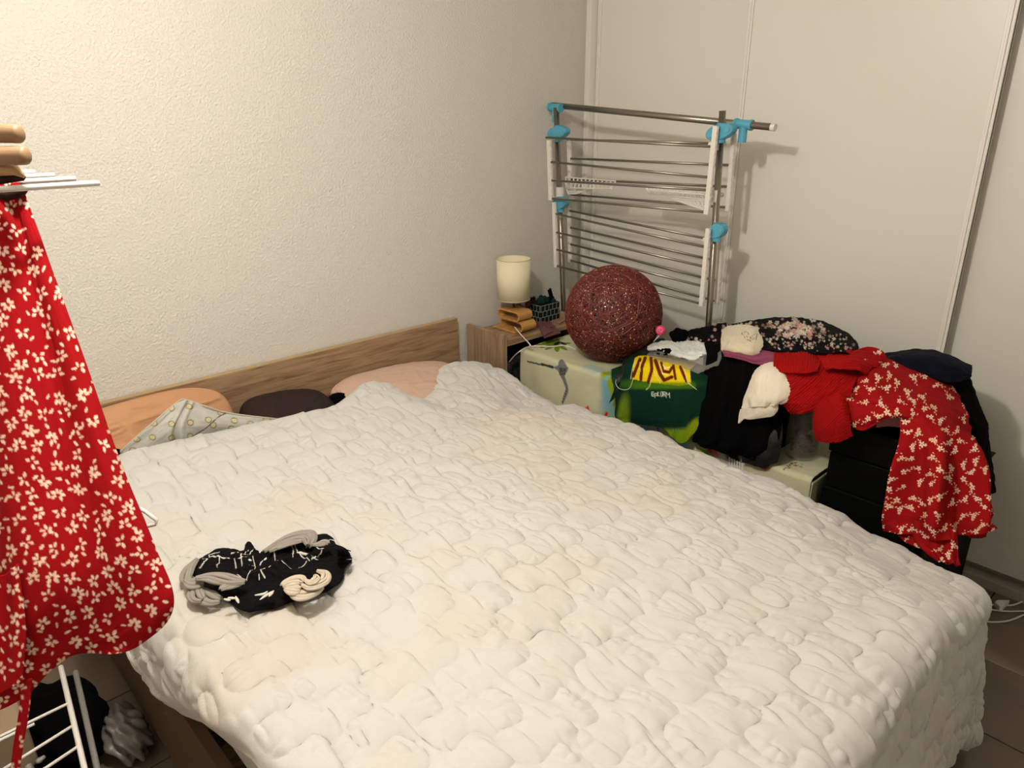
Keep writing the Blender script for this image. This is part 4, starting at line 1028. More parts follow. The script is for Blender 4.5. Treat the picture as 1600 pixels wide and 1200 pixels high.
# lollipop
lc = empty('lollipop', AX(1032, 516, -.46), 'pink round lollipop on a white stick beside the wicker ball', 'sweet')
c = Vector(AX(1032, 516, -.46)); view = Vector(CAM-np.array(c)).normalized()
s_, t_ = frame_at(view); bm = bmesh.new(); rings = []
for (r_, q) in ((.0, .0065), (.010, .006), (.016, .0045), (.0195, .001), (.0195, -.001), (.016, -.0045), (.0, -.006)):
    rings.append([bm.verts.new(c+s_*math.cos(2*PI*k/24)*max(r_, .0002)+t_*math.sin(2*PI*k/24)*max(r_, .0002)+view*q) for k in range(24)])
for a_, b_ in zip(rings[:-1], rings[1:]):
    for k in range(24): bm.faces.new((a_[k], a_[(k+1) % 24], b_[(k+1) % 24], b_[k]))
bmesh.ops.recalc_face_normals(bm, faces=bm.faces)
bmo('candy', bm, mat('pink_candy', (222, 60, 108), .3), lc, True)
bm = bmesh.new(); sp = [c+view*.0075+s_*math.cos(t)*(.004+.0014*t)+t_*math.sin(t)*(.004+.0014*t) for t in np.arange(0, 7.5, .35)]; tube(bm, sp, .0009, 5)
bmo('swirl', bm, mat('pale_pink_candy', (240, 170, 190), .3), lc)
rod('stick', [c-Vector((0, 0, .018)), Vector(AX(1021, 534, -.47))], .0018, M_WPLAST, lc, 8)

# plastic bag with two white packets
M_BAG = glassy('clear_plastic', (170, 168, 160), .25, .26)
pb_ = empty('plastic_bag', AX(1070, 555, -.6), 'clear plastic bag with white packets lying on top of the tie-dye shirt', 'bag')
cloth('film', [[(1030, 528, -.36), (1055, 526, -.34), (1100, 530, -.36), (1132, 520, -.38), (1150, 512, -.36)],
               [(1010, 545, -.50), (1045, 536, -.50), (1090, 540, -.52), (1118, 540, -.52), (1136, 530, -.48)],
               [(1000, 558, -.62), (1030, 555, -.64), (1065, 562, -.66), (1100, 562, -.66), (1128, 555, -.62)],
               [(1008, 570, -.70), (1035, 573, -.715), (1060, 578, -.72), (1085, 580, -.71), (1110, 573, -.69)]], 50, 70, None, pb_, M_BAG, folds=lambda a, b: -.012+.010*fbm(a*9, b*6, 51)+.014*np.sin(a*22)*b*.3, thick=.0006)
MW = mat('white_packet_film', (222, 226, 222), .45)
def packet(rows, seed, name, label):
    o = cloth(name, rows, 40, 60, None, None, MW, folds=lambda a, b: .012+.003*fbm(a*12, b*9, seed)+.012*ridge(a*4, b*3, seed+3), thick=.006)
    tag(o, label, 'packet')
packet([[(1017, 545, -.46), (1030, 541, -.45), (1048, 540, -.46), (1062, 544, -.48)], [(1014, 552, -.53), (1030, 550, -.55), (1048, 554, -.56), (1060, 556, -.55)], [(1022, 552, -.56), (1034, 553, -.58), (1046, 562, -.60), (1056, 568, -.60)]], 61, 'white_packet', 'crumpled white packet with black spots inside the clear plastic bag')
packet([[(1050, 541, -.44), (1075, 539, -.44), (1095, 542, -.46), (1112, 545, -.48)], [(1048, 553, -.56), (1070, 556, -.57), (1092, 558, -.58), (1108, 557, -.57)], [(1050, 561, -.61), (1068, 566, -.63), (1086, 569, -.63), (1100, 563, -.61)]], 63, 'white_packet', 'wider smooth white packet lying right of the spotted packet')
bm = bmesh.new(); rng = np.random.default_rng(31)
for k in range(16):
    c_ = Vector(AX(1028+19*rng.random(), 545+9*rng.random(), -.655))
    bmesh.ops.create_icosphere(bm, subdivisions=1, radius=.007, matrix=Matrix.Translation(c_) @ Matrix.Diagonal((1, 1.2, .5, 1)))
bmo('black_lace_bit', bm, M_BLACK, pb_)

# black floral top
cv = Canvas(1040, 485, 1350, 565, 4, (9, 8, 12)); rng = np.random.default_rng(21)
def blossoms(cx, cy, sx, sy, n, cols, rmin=1.5, rmax=4):
    for k in range(n):
        u, v = cx+rng.normal()*sx, cy+rng.normal()*sy
        c_ = cols[rng.integers(len(cols))]; cv.flower(u, v, rmin+(rmax-rmin)*rng.random(), rng.random()*6, c_, None, 5, .7)
CL = [(196, 186, 166), (214, 206, 190), (170, 150, 140), (150, 124, 118), (206, 150, 140)]
blossoms(1250, 515, 20, 8, 60, CL, 2, 6); blossoms(1290, 540, 30, 6, 40, CL, 1, 3); blossoms(1215, 510, 14, 6, 16, CL); blossoms(1280, 520, 14, 8, 30, CL, 1.2, 3); blossoms(1150, 514, 22, 3, 22, CL, 1.2, 3); blossoms(1100, 535, 22, 5, 22, CL, 1.2, 3)
blossoms(1265, 540, 30, 4, 20, CL, .8, 1.8); blossoms(1165, 512, 24, 5, 40, CL, 1, 3.2); blossoms(1225, 538, 20, 6, 26, CL, .8, 2.4); blossoms(1072, 530, 6, 4, 6, CL, 1.5, 3); blossoms(1310, 528, 10, 6, 12, CL, .8, 2)
bf = empty('black_floral_top', AX(1230, 520, -.4), 'black garment with pale rose flower print spread over the top of the pile', 'garment')
cloth('body', [[(1100, 519, -.24), (1150, 506, -.20), (1190, 500, -.18), (1232, 496, -.16), (1275, 502, -.16), (1318, 518, -.17), (1342, 546, -.18)],
               [(1105, 524, -.36), (1150, 513, -.34), (1190, 507, -.33), (1235, 504, -.32), (1280, 511, -.32), (1318, 526, -.32), (1340, 549, -.32)],
               [(1108, 532, -.46), (1150, 524, -.47), (1195, 521, -.50), (1240, 522, -.50), (1282, 528, -.50), (1315, 538, -.48), (1336, 552, -.46)],
               [(1108, 542, -.52), (1150, 538, -.55), (1208, 550, -.62), (1240, 552, -.62), (1280, 553, -.62), (1310, 553, -.60), (1332, 555, -.56)]], 90, 240, cv.sample, bf,
      folds=lambda a, b: .007*ridge(a*9, b*3, 71)+.005*fbm(a*18, b*6, 72))
cloth('sleeve', [[(1048, 528, -.36), (1062, 524, -.34), (1085, 517, -.32), (1108, 512, -.32), (1135, 505, -.32)],
                 [(1052, 533, -.42), (1065, 536, -.42), (1088, 533, -.42), (1110, 530, -.42), (1138, 522, -.42)],
                 [(1062, 537, -.46), (1075, 541, -.47), (1095, 544, -.48), (1115, 541, -.48), (1135, 530, -.47)]], 50, 90, cv.sample, bf,
      folds=lambda a, b: .010*ridge(a*5, b*3, 73)+.004*fbm(a*14, b*8, 74), thick=.005)
bm = bmesh.new(); rng = np.random.default_rng(22)
bmesh.ops.create_icosphere(bm, subdivisions=4, radius=.031)
c_ = Vector(AX(1061, 524, -.46))
for v in bm.verts:
    n_ = 1+.22*math.sin(v.co.x*160+v.co.z*90)*math.sin(v.co.y*120+1)
    v.co = Vector((v.co.x*n_, v.co.y*n_*1.05, v.co.z*n_*.85))+c_
bmo('gathered_cuff', bm, M_BLACK, bf, True)

# cream towel with embroidery and mauve folded cloth
tw = empty('cream_towel', AX(1165, 533, -.55), 'folded cream terry towel with dark embroidered scroll on the pile', 'towel')
cv = Canvas(1115, 505, 1215, 560, 6, (216, 204, 176)); EM = (96, 84, 66)
cv.line([(1162, 524), (1166, 521), (1171, 524), (1168, 529), (1163, 528), (1160, 525), (1162, 521)], .7, EM)
cv.line([(1168, 529), (1175, 532), (1181, 530), (1183, 525), (1178, 525), (1173, 530), (1172, 537), (1176, 538)], .7, EM); cv.line([(1163, 530), (1170, 535), (1178, 533)], .7, EM); cv.line([(1181, 530), (1179, 537)], .7, EM)
M_TERRY = mat('terry_cloth', attr=True, rough=.95, bump=(260, .003, 2), sheen=.3)
cloth('folded_body', [[(1130, 518, -.42), (1150, 515, -.43), (1175, 517, -.44), (1200, 528, -.46)],
                      [(1129, 532, -.53), (1150, 528, -.545), (1173, 531, -.555), (1196, 537, -.55)],
                      [(1130, 543, -.60), (1148, 543, -.62), (1168, 547, -.625), (1186, 550, -.61)],
                      [(1132, 548, -.60), (1148, 549, -.615), (1166, 553, -.62), (1182, 556, -.60)]], 50, 60, cv.sample, tw, M_TERRY, folds=lambda a, b: .005*fbm(a*6, b*6, 81)+.014*(1-(2*a-1)**2), thick=.016)
mv = cloth('mauve_cloth', [[(1125, 540, -.55), (1155, 543, -.55), (1180, 545, -.55), (1204, 536, -.52), (1212, 540, -.52)],
                           [(1130, 549, -.64), (1155, 553, -.65), (1180, 558, -.65), (1205, 552, -.63), (1214, 556, -.62)],
                           [(1131, 555, -.66), (1155, 560, -.67), (1180, 567, -.67), (1203, 570, -.66), (1214, 572, -.65)]], 30, 60, None, None,
           mat('mauve_fabric', (130, 66, 90), .8, bump=(60, .001)), folds=lambda a, b: .004*fbm(a*6, b*4, 83)+.004*np.sin(b*12), thick=.006)
tag(mv, 'folded mauve cloth under the cream towel', 'cloth')

# white padded sleeve
ws = empty('white_sleeve', AX(1190, 615, -.7), 'white padded sleeve with ribbed cuff hanging over the black garment', 'garment')
M_WF = mat('off_white_fabric', (226, 216, 198), .85, bump=(80, .0008))
cloth('sleeve', [[(1186, 570, -.62), (1200, 569, -.62), (1216, 568, -.62), (1235, 580, -.62)],
                 [(1176, 592, -.70), (1193, 588, -.715), (1214, 588, -.715), (1240, 600, -.70)],
                 [(1164, 620, -.715), (1188, 618, -.745), (1212, 616, -.745), (1238, 620, -.72)],
                 [(1161, 638, -.715), (1186, 634, -.745), (1206, 630, -.745), (1222, 628, -.73)]], 60, 70, None, ws, M_WF,
      folds=lambda a, b: .016*np.sqrt(np.clip(1-(2*a-1)**2, 0, 1))+.004*fbm(a*9, b*5, 91)+.004*np.sin(a*28)*sstep(.6, 1, b), thick=.004)
cloth('ribbed_cuff', [[(1161, 638, -.725), (1186, 633, -.745), (1204, 630, -.745), (1215, 629, -.735)],
                      [(1159, 648, -.720), (1185, 644, -.745), (1205, 639, -.745), (1213, 638, -.735)],
                      [(1158, 661, -.715), (1172, 653, -.735), (1198, 649, -.740), (1211, 646, -.735)]], 30, 160, None, ws, M_WF,
      folds=lambda a, b: .010+.0014*np.sin(a*190), thick=.004)

# red ribbed knit
rkn = empty('red_knit', AX(1290, 610, -.66), 'bright red ribbed knit top hanging between the white sleeve and red floral dress', 'garment')
RED = (150, 14, 14)
cvk = const(RED)
ribs = lambda k, amp=.0022, sl=0: (lambda a, b: amp*np.abs(np.sin((a+sl*b)*k)))
cloth('hem_band', [[(1211, 549, -.58), (1235, 551, -.59), (1260, 552, -.59), (1285, 556, -.58)],
                   [(1211, 565, -.66), (1235, 568, -.675), (1260, 569, -.675), (1280, 574, -.66)],
                   [(1213, 584, -.70), (1235, 586, -.715), (1260, 587, -.715), (1278, 584, -.70)]], 60, 230, cvk, rkn,
      folds=lambda a, b: .008+.0032*np.abs(np.sin(a*58))+.003*fbm(a*4, b*3, 92), thick=.004)
cloth('body', [[(1214, 575, -.69), (1245, 578, -.70), (1275, 566, -.66), (1305, 552, -.58), (1345, 553, -.52)],
               [(1214, 600, -.71), (1240, 606, -.72), (1275, 598, -.70), (1308, 585, -.66), (1342, 582, -.60)],
               [(1221, 624, -.715), (1242, 630, -.73), (1270, 625, -.725), (1305, 612, -.70), (1333, 608, -.68)],
               [(1238, 643, -.71), (1250, 645, -.725), (1266, 643, -.725), (1292, 636, -.715), (1322, 630, -.69)]], 120, 260, cvk, rkn,
      folds=lambda a, b: .0026*np.abs(np.sin((a*.85+b*.75)*64))+.012*ridge(a*2.5+b*1.5, b*2.5, 94), thick=.004)
cloth('sleeve', [[(1276, 632, -.725), (1292, 622, -.73), (1308, 616, -.73), (1320, 622, -.72)],
                 [(1272, 650, -.725), (1292, 640, -.745), (1312, 632, -.745), (1324, 645, -.73)],
                 [(1272, 672, -.715), (1292, 668, -.745), (1314, 660, -.745), (1328, 664, -.73)],
                 [(1276, 688, -.71), (1293, 691, -.73), (1308, 690, -.735), (1332, 679, -.72)]], 80, 130, cvk, rkn,
      folds=lambda a, b: .0014*np.abs(np.sin((a*.5+b)*52))+.005*sstep(.40, .46, a-.25*b+.05), thick=.004)
cloth('neckline', [[(1275, 556, -.60), (1305, 553, -.57), (1340, 551, -.50), (1372, 556, -.46)],
                   [(1284, 568, -.665), (1310, 566, -.645), (1340, 566, -.60), (1362, 572, -.55)],
                   [(1290, 578, -.685), (1312, 578, -.68), (1338, 580, -.65), (1352, 586, -.62)]], 60, 110, cvk, rkn,
      folds=lambda a, b: .004+.002*np.abs(np.sin(b*26))+.004*fbm(a*6, b*5, 96), thick=.004)

# red floral dress
def dress_canvas(x0, y0, x1, y1, res, seed, scale=1.0, dens=1.0):
    c_ = Canvas(x0, y0, x1, y1, res, (148, 16, 20)); r = np.random.default_rng(seed); n = int((x1-x0)*(y1-y0)/(360*scale*scale)*dens)
    FL = [(238, 206, 176), (240, 214, 190), (232, 196, 164)]
    pts_ = []
    for k in range(n*6):
        u, v = x0+(x1-x0)*r.random(), y0+(y1-y0)*r.random()
        if all((u-a)**2+(v-b)**2 > (15*scale)**2 for a, b in pts_): pts_.append((u, v))
        if len(pts_) > n: break
    for (u, v) in pts_:
        a = r.random()*6.28; f = FL[r.integers(3)]
        L_ = (7+4*r.random())*scale
        c_.line([(u, v), (u+math.cos(a)*L_*.9, v+math.sin(a)*L_*.9)], .5*scale, f)
        for q, sg in ((.55, -1), (.75, 1), (1, 0)):
            c_.ellipse(u+math.cos(a)*L_*q+math.cos(a+sg*1.3)*1.7*scale, v+math.sin(a)*L_*q+math.sin(a+sg*1.3)*1.7*scale, 1.5*scale, .65*scale, a+sg*.9, f)
        c_.flower(u, v, (3.7+1.5*r.random())*scale, r.random()*6, f, (176, 120, 80), 5, .62)
        if r.random() < .75: c_.flower(u+math.cos(a+2.4)*6.0*scale, v+math.sin(a+2.4)*6.0*scale, 2.5*scale, r.random()*6, f, (150, 90, 60), 5, .7)
        if r.random() < .5: c_.ellipse(u+math.cos(a-1.9)*7*scale, v+math.sin(a-1.9)*7*scale, 1.5*scale, .7*scale, a, f)
    return c_
cvd = dress_canvas(1300, 535, 1580, 900, 4, 5)
rd = empty('red_floral_dress', AX(1440, 640, -.6), 'red dress with cream flower sprigs draped over the black box at the right', 'dress')
cloth('bodice', [[(1330, 556, -.50), (1352, 553, -.46), (1376, 558, -.42), (1420, 574, -.38), (1462, 588, -.34), (1492, 610, -.30)],
                 [(1334, 582, -.60), (1358, 580, -.58), (1386, 584, -.54), (1428, 596, -.50), (1468, 608, -.46), (1503, 634, -.40)],
                 [(1325, 614, -.68), (1352, 610, -.67), (1386, 616, -.65), (1430, 624, -.61), (1474, 638, -.56), (1512, 660, -.48)],
                 [(1320, 636, -.71), (1350, 640, -.72), (1386, 640, -.71), (1430, 645, -.685), (1478, 662, -.64), (1520, 690, -.54)],
                 [(1327, 662, -.71), (1350, 672, -.72), (1385, 655, -.72), (1415, 656, -.70), (1470, 682, -.67), (1526, 705, -.57)]], 230, 360, cvd.sample, rd,
      folds=lambda a, b: .009*ridge(a*2+b, b*6, 101)-.012*np.exp(-((b-.55-.35*a)/.035)**2)*(a < .7)+.004*fbm(a*9, b*9, 102), thick=.003)
cloth('ruffled_shoulder', [[(1340, 555, -.47), (1356, 552, -.44), (1372, 557, -.43), (1377, 566, -.44)], [(1336, 568, -.53), (1352, 563, -.50), (1366, 566, -.49), (1374, 572, -.48)], [(1332, 582, -.60), (1346, 576, -.58), (1358, 578, -.57), (1368, 580, -.56)]],
      60, 70, cvd.sample, rd, folds=lambda a, b: .016+.006*np.sin(b*22+a*3), thick=.003)
cloth('skirt', [[(1405, 648, -.70), (1436, 646, -.69), (1472, 660, -.655), (1504, 668, -.60), (1524, 684, -.53)],
                [(1410, 700, -.712), (1445, 700, -.735), (1485, 700, -.70), (1520, 706, -.62), (1540, 716, -.54)],
                [(1403, 755, -.72), (1443, 756, -.755), (1486, 758, -.725), (1526, 760, -.65), (1551, 768, -.56)],
                [(1396, 800, -.725), (1438, 806, -.770), (1486, 808, -.745), (1530, 806, -.68), (1562, 800, -.60)],
                [(1391, 828, -.725), (1436, 838, -.775), (1486, 840, -.755), (1534, 833, -.70), (1563, 817, -.62)]], 400, 360, cvd.sample, rd,
      folds=lambda a, b: (.030*np.sin(a*17+1.2*np.sin(b*3)+.6)*sstep(0, .45, b)+.009*np.sin(a*34+b*3)*sstep(.1, .6, b)+.004*fbm(a*8, b*5, 103)), thick=.003)
cloth('lower_tier', [[(1398, 805, -.735), (1432, 812, -.765), (1468, 818, -.76), (1495, 830, -.75)],
                     [(1408, 836, -.745), (1438, 842, -.775), (1470, 850, -.775), (1497, 858, -.765)],
                     [(1440, 856, -.765), (1455, 862, -.79), (1476, 872, -.79), (1499, 876, -.775)],
                     [(1466, 872, -.78), (1475, 877, -.795), (1486, 881, -.795), (1500, 884, -.785)]], 150, 190, cvd.sample, rd,
      folds=lambda a, b: .008*np.sin(a*22+b*4), thick=.003)
cloth('back_tier', [[(1520, 815, -.60), (1538, 815, -.58), (1545, 812, -.56)], [(1515, 832, -.60), (1532, 834, -.58), (1542, 830, -.56)], [(1512, 840, -.60), (1530, 841, -.58), (1540, 839, -.56)]], 30, 40, cvd.sample, rd, thick=.003)
cloth('lining', [[(1372, 656, -.675), (1388, 651, -.675), (1406, 654, -.67)], [(1368, 668, -.665), (1388, 666, -.665), (1408, 668, -.66)]], 20, 40, const((150, 92, 92)), rd, thick=.002)

# navy garment and black coat behind the dress
nv = cloth('navy_garment', [[(1372, 572, -.28), (1395, 560, -.24), (1430, 556, -.22), (1470, 562, -.22), (1514, 580, -.22)],
                            [(1378, 577, -.38), (1405, 568, -.38), (1440, 568, -.36), (1475, 576, -.34), (1512, 590, -.30)],
                            [(1392, 582, -.42), (1420, 586, -.42), (1452, 596, -.40), (1485, 602, -.38), (1504, 600, -.34)]], 50, 90, None, None, mat('navy_fabric', (8, 12, 25), .8, bump=(200, .0005)),
           folds=lambda a, b: .014+.006*fbm(a*6, b*4, 111), thick=.018)
tag(nv, 'folded dark navy garment lying behind the red floral dress', 'garment')
bk_ = cloth('black_coat', [[(1430, 572, -.24), (1470, 574, -.22), (1505, 584, -.21), (1512, 592, -.2)], [(1455, 600, -.34), (1490, 606, -.32), (1516, 612, -.29), (1523, 620, -.24)], [(1480, 640, -.40), (1510, 646, -.38), (1530, 652, -.34), (1535, 650, -.28)],
                           [(1500, 672, -.44), (1522, 680, -.42), (1537, 676, -.38), (1542, 668, -.32)], [(1515, 730, -.50), (1534, 735, -.47), (1544, 735, -.42), (1548, 725, -.36)], [(1520, 770, -.52), (1545, 772, -.48), (1552, 768, -.44), (1552, 760, -.38)]],
            80, 60, None, None, M_BLACK, folds=lambda a, b: .008*fbm(a*5, b*7, 121), thick=.012)
tag(bk_, 'black coat bunched behind the red floral dress against the wardrobe', 'coat')
bm = bmesh.new()
bx(bm, (-.58, -1.84, .737), (-.37, -1.64, .78)); bmesh.ops.subdivide_edges(bm, edges=bm.edges, cuts=6, use_grid_fill=True)
for v in bm.verts:
    q = (v.co.z-.737)/.063; v.co.z += q*.02*math.cos((v.co.y+1.765)*9); v.co.x += .01*math.sin(v.co.y*30+v.co.z*40)
o = bmo('folded_clothes', bm, M_BLACK, None, True, 0); tag(o, 'stack of dark folded clothes on the black box under the dress', 'clothes')

# ================================================================== LEFT FOREGROUND
# hanging dress with small white petal print
def petal_canvas(x0, y0, x1, y1, res, seed):
    c_ = Canvas(x0, y0, x1, y1, res, (150, 14, 20)); r = np.random.default_rng(seed); pts_ = []
    FL = [(236, 206, 184), (230, 190, 166)]
    for k in range(5200):
        u, v = x0+(x1-x0)*r.random(), y0+(y1-y0)*r.random()
        if all((u-a)**2+(v-b)**2 > 25**2 for a, b, _ in pts_): pts_.append((u, v, 1))
    for (u, v, _) in pts_:
        n_ = 4+r.integers(3); a0 = r.random()*6; 
        for q in range(n_):
            a = a0+q*2*PI/(n_+1.0); R_ = 9.5+2.5*r.random()
            c_.ellipse(u+math.cos(a)*R_*.62, v+math.sin(a)*R_*.62, 3.5+1.2*r.random(), 2.0+.8*r.random(), a, FL[r.integers(2)])
    for k in range(2600):
        u, v = x0+(x1-x0)*r.random(), y0+(y1-y0)*r.random()
        if all((u-a)**2+(v-b)**2 > 12.5**2 for a, b, _ in pts_):
            a = r.random()*6; c_.ellipse(u, v, 3.4+1.8*r.random(), 1.7+.8*r.random(), a, FL[r.integers(2)]); pts_.append((u, v, 0))
    return c_
cvh = petal_canvas(-230, 270, 300, 1215, 1.6, 3)
hd = empty('hanging_dress', AD(60, 300, 1.02), 'red dress with small white petal print hanging from white wires at left', 'dress')
T0 = 1.0
cloth('skirt', [[(-120, 292, 1.02), (-60, 288, 1.0), (-10, 284, .99), (15, 284, .99), (30, 288, 1.0)],
                [(-140, 430, 1.03), (-60, 420, 1.0), (5, 410, .98), (48, 405, .985), (72, 400, 1.0)],
                [(-150, 590, 1.03), (-60, 580, 1.0), (20, 570, .97), (88, 560, .98), (128, 552, 1.0)],
                [(-160, 760, 1.03), (-60, 755, 1.0), (40, 745, .96), (130, 732, .97), (187, 718, 1.0)],
                [(-160, 920, 1.03), (-60, 930, 1.0), (50, 915, .95), (165, 890, .96), (240, 852, 1.0)],
                [(-150, 1060, 1.03), (-70, 1085, 1.0), (10, 1040, .96), (150, 1000, .965), (272, 940, 1.0)],
                [(-150, 1115, 1.03), (-70, 1135, 1.0), (0, 1108, .965), (92, 1050, .97), (218, 999, 1.0)]], 420, 330, cvh.sample, hd, conv=AD,
      folds=lambda a, b: (.016*np.sin(a*15+.8*np.sin(b*4))*(.3+.7*b)+.004*fbm(a*7, b*4, 131)), thick=.0015)
cloth('inner_panel', [[(-60, 900, .93), (0, 900, .93), (30, 880, .935)], [(-60, 1000, .93), (0, 990, .93), (42, 985, .935)], [(-60, 1115, .93), (0, 1085, .93), (36, 1062, .935)]], 80, 80, cvh.sample, hd, conv=AD,
      folds=lambda a, b: .006*np.sin(a*9), thick=.0015)
cloth('belt_strap', [[(34, 1062, .95), (50, 1060, .95)], [(30, 1110, .95), (46, 1108, .95)], [(22, 1160, .95), (37, 1160, .95)], [(15, 1215, .95), (29, 1215, .95)], [(5, 1290, .95), (20, 1290, .95)]], 60, 12, cvh.sample, hd, conv=AD, thick=.0015)
# collar-like dark strap at the top of the dress
bm = bmesh.new(); tube(bm, smoothpath([AD(-30, 300, .99), AD(10, 306, .985), AD(32, 300, .985), AD(38, 290, .99)], 6), .006, 8)
bmo('dark_strap', bm, mat('dark_brown_strap', (46, 30, 24), .6), hd, True)

# white airer
wa = empty('white_airer', (-2.75, -1.1, 0), 'white wire clothes airer standing left of the bed holding the red dress', 'clothes airer')
for k, (u, v) in enumerate(((155, 286), (118, 279), (85, 273.5), (55, 268.5))):
    e = AZ(u, v, 1.537); s0 = e+np.array([-.75, .0, 0]); s0[1] = e[1]
    bm = bmesh.new(); tube(bm, [s0, e-np.array([.006, 0, 0]), e], [.0042, .0042, .0036], 10); bmo('top_rod', bm, M_WIRE, wa, True)
for y in (-.93, -1.30): 
    rod('frame_tube', [(-3.2, y, .02), (-3.2, y, 1.55)], .010, M_WIRE, wa, 12)
rod('frame_tube', [(-3.2, -1.30, 1.537), (-3.2, -.93, 1.537)], .008, M_WIRE, wa, 10)
# middle wing tip peeking past the dress
p_ = [AD(205, 788, 1.08), AD(228, 800, 1.08), AD(245, 813, 1.08), AD(243, 819, 1.08), AD(228, 823, 1.08), AD(200, 828, 1.08), AD(120, 835, 1.08), AD(0, 850, 1.08)]
rod('wing_loop', [AD(100, 745, 1.09)]+p_, .0030, M_WIRE, wa, 8)
# lower wing
ZL = .50
a_, b_ = AZ(95, 1042, ZL), AZ(133, 1205, ZL)
rod('wing_tube', [a_, b_, a_+(b_-a_)*1.6], .0052, M_WIRE, wa, 10)
a2, b2 = AZ(118, 1050, ZL-.02), AZ(155, 1215, ZL-.02)
rod('wing_tube', [a2, b2, a2+(b2-a2)*1.3], .0056, mat('grey_wire', (120, 118, 114), .5), wa, 10)
for (p, q) in (((111, 1097), (-60, 1180)), ((112, 1135), (-20, 1218)), ((127, 1163), (30, 1228)), ((132, 1199), (70, 1245)), ((54, 1131), (-60, 1185))):
    rod('wing_rod', [AZ(*p, ZL+.002), AZ(*q, ZL+.002)], .0030, M_WIRE, wa, 8)
rod('frame_tube', [(-2.95, -.80, .52), (-2.95, -1.3, .52)], .006, M_WIRE, wa, 8)
rod('frame_tube', [tuple(AZ(-60, 1185, ZL)), (-3.2, -1.1, .50)], .006, M_WIRE, wa, 8)

# tan rounded clothes pegs/hanger ends on the top rods
th = empty('tan_hanger', AD(5, 235, .93), 'tan padded clothes hanger end above the red hanging dress', 'hanger')
M_TAN = mat('tan_suede', (142, 112, 82), .55, bump=(60, .0006))
def cap_roll(name, pts, r, flat, m, par):
    P_ = [Vector(p) for p in pts]; d = (P_[-1]-P_[-2]).normalized(); bm = bmesh.new()
    path = P_+[P_[-1]+d*r*.6*q for q in (.35, .6, .8, .93, 1)]; rr_ = [r]*len(P_)+[r*math.sqrt(1-q*q) if q < 1 else r*.03 for q in (.35, .6, .8, .93, 1)]
    tube(bm, path, rr_, 20, True, flat); return bmo(name, bm, m, par, True)
cap_roll('upper_pad', [AD(-140, 204, .93), AD(-20, 208, .93), AD(28, 209, .93)], .0112, 1.05, M_TAN, th)
cap_roll('lower_pad', [AD(-140, 243, .93), AD(-20, 244, .93), AD(38, 243, .93)], .0112, 1.05, M_TAN, th)
bm = bmesh.new(); tube(bm, [AD(-140, 268, .95), AD(0, 264, .95), AD(25, 266, .95), AD(38, 276, .95)], [.010, .009, .007, .002], 10); bmo('wooden_tip', bm, mat('light_wood_tip', (176, 136, 92), .5), th, True)
bm = bmesh.new(); tube(bm, [AD(-120, 283, .96), AD(0, 279, .96), AD(36, 278, .96), AD(40, 276, .96)], [.010, .008, .004, .001], 10); bmo('dark_lining', bm, mat('dark_brown_strap'), th, True)

# things on the floor between airer and bed
o = box('fabric_crate', tuple(AZ(-90, 1190, .30)-np.array([.12, .0, .299])), tuple(AZ(-90, 1190, .30)+np.array([.16, .34, 0])), mat('beige_canvas', (150, 132, 108), .85, bump=(200, .0005)), None, .012)
tag(o, 'beige canvas crate on the floor below the hanging dress', 'crate')
bm = bmesh.new(); bmesh.ops.create_icosphere(bm, subdivisions=4, radius=1)
for v in bm.verts:
    c_ = v.co.copy(); n_ = 1+.10*math.sin(c_.x*7+c_.z*5)+.07*math.sin(c_.y*11+c_.x*4)
    v.co = Vector((-2.62+c_.x*.105*n_, -.50+c_.y*.16*n_, max(.002, .09+c_.z*.09*n_)))
o = bmo('black_bag', bm, M_BLACK, None, True); tag(o, 'soft black bag lying on the floor beside the bed below the dress', 'bag')
bm = bmesh.new(); bmesh.ops.create_icosphere(bm, subdivisions=5, radius=1)
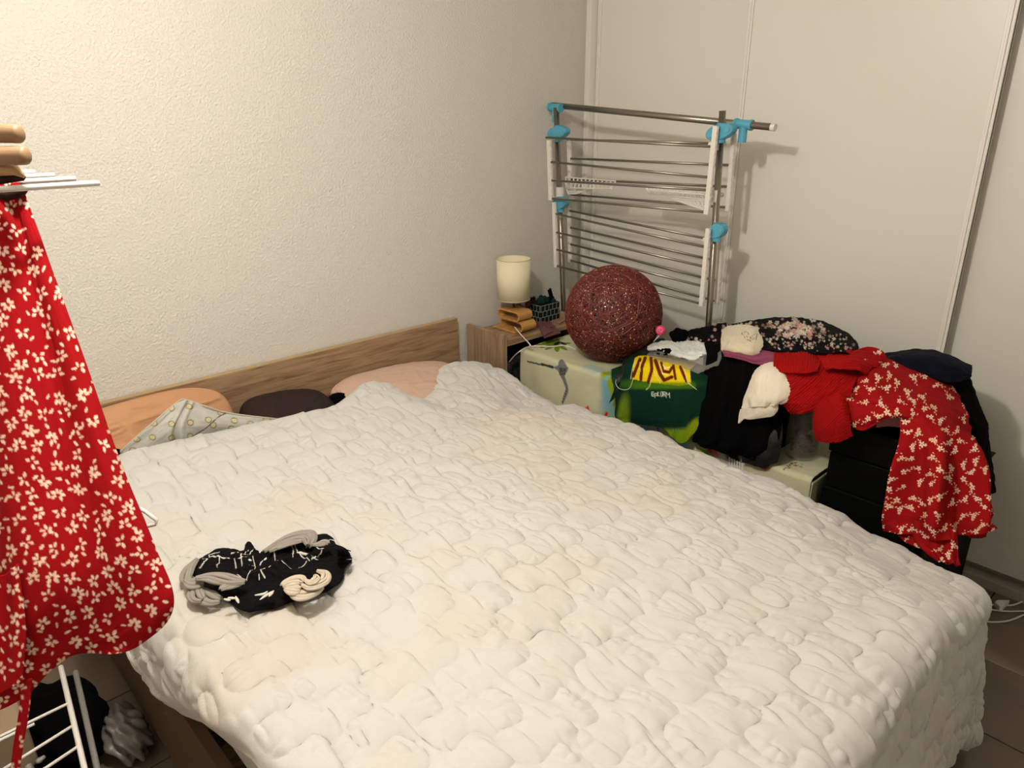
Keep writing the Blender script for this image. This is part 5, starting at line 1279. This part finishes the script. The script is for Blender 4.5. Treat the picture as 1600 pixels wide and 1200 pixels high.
for v in bm.verts:
    c_ = v.co.copy(); n_ = 1+.13*math.sin(c_.x*9+c_.z*6+2)+.10*math.sin(c_.y*13+c_.x*7)
    v.co = Vector((-2.49+c_.x*.055*n_, -.60+c_.y*.10*n_, max(.002, .05+c_.z*.05*n_)))
o = bmo('carrier_bag', bm, mat('crumpled_white_plastic', (104, 100, 94), .35), None, True); tag(o, 'crumpled pale plastic carrier bag on the floor at the bed side', 'bag')
sr = empty('slipper', AZ(70, 1185, .19), 'black shoe with pale studs lying on the black bag', 'shoe')
bm = bmesh.new(); tube(bm, [AZ(55, 1192, .17), AZ(62, 1188, .19), AZ(70, 1182, .19)], [.004, .007, .004], 8); bmo('pale_stud', bm, mat('grey_plastic', (150, 148, 144), .4), sr, True)
bm = bmesh.new(); tube(bm, [AZ(38, 1205, .16), AZ(46, 1200, .19), AZ(52, 1205, .17)], [.006, .011, .006], 8); bmo('pale_stud', bm, mat('grey_plastic'), sr, True)
bm = bmesh.new(); tube(bm, [AZ(20, 1200, .15), AZ(60, 1200, .165), AZ(90, 1190, .15)], [.010, .022, .008], 12, True, .5); bmo('upper', bm, M_BLACK, sr, True)

# extension cord on the tiles at the right
ec = empty('extension_cord', (-.08, -2.07, 0), 'white extension lead with plug lying on the tiles by the wardrobe track', 'cable')
rod('lead', smoothpath([AZ(1535, 946, .006), AZ(1550, 945, .006), AZ(1562, 944, .010), AZ(1578, 946, .006), AZ(1590, 943, .006), AZ(1603, 938, .006), AZ(1640, 930, .006)], 8), .003, M_WIRE, ec, 8)
rod('lead', smoothpath([AZ(1536, 970, .005), AZ(1550, 972, .005), AZ(1570, 971, .005), AZ(1585, 967, .005), AZ(1602, 960, .005), AZ(1640, 950, .005)], 8), .003, M_WIRE, ec, 8)
rod('lead', smoothpath([AZ(1545, 952, .005), AZ(1570, 955, .005), AZ(1602, 955, .005)], 8), .0026, M_WIRE, ec, 8)
slab('plug', [AZ(1552, 948, .002), AZ(1556, 945, .002), AZ(1576, 945, .002), AZ(1565, 956, .002), AZ(1560, 956, .002)], .022, M_WIRE, ec, .003)
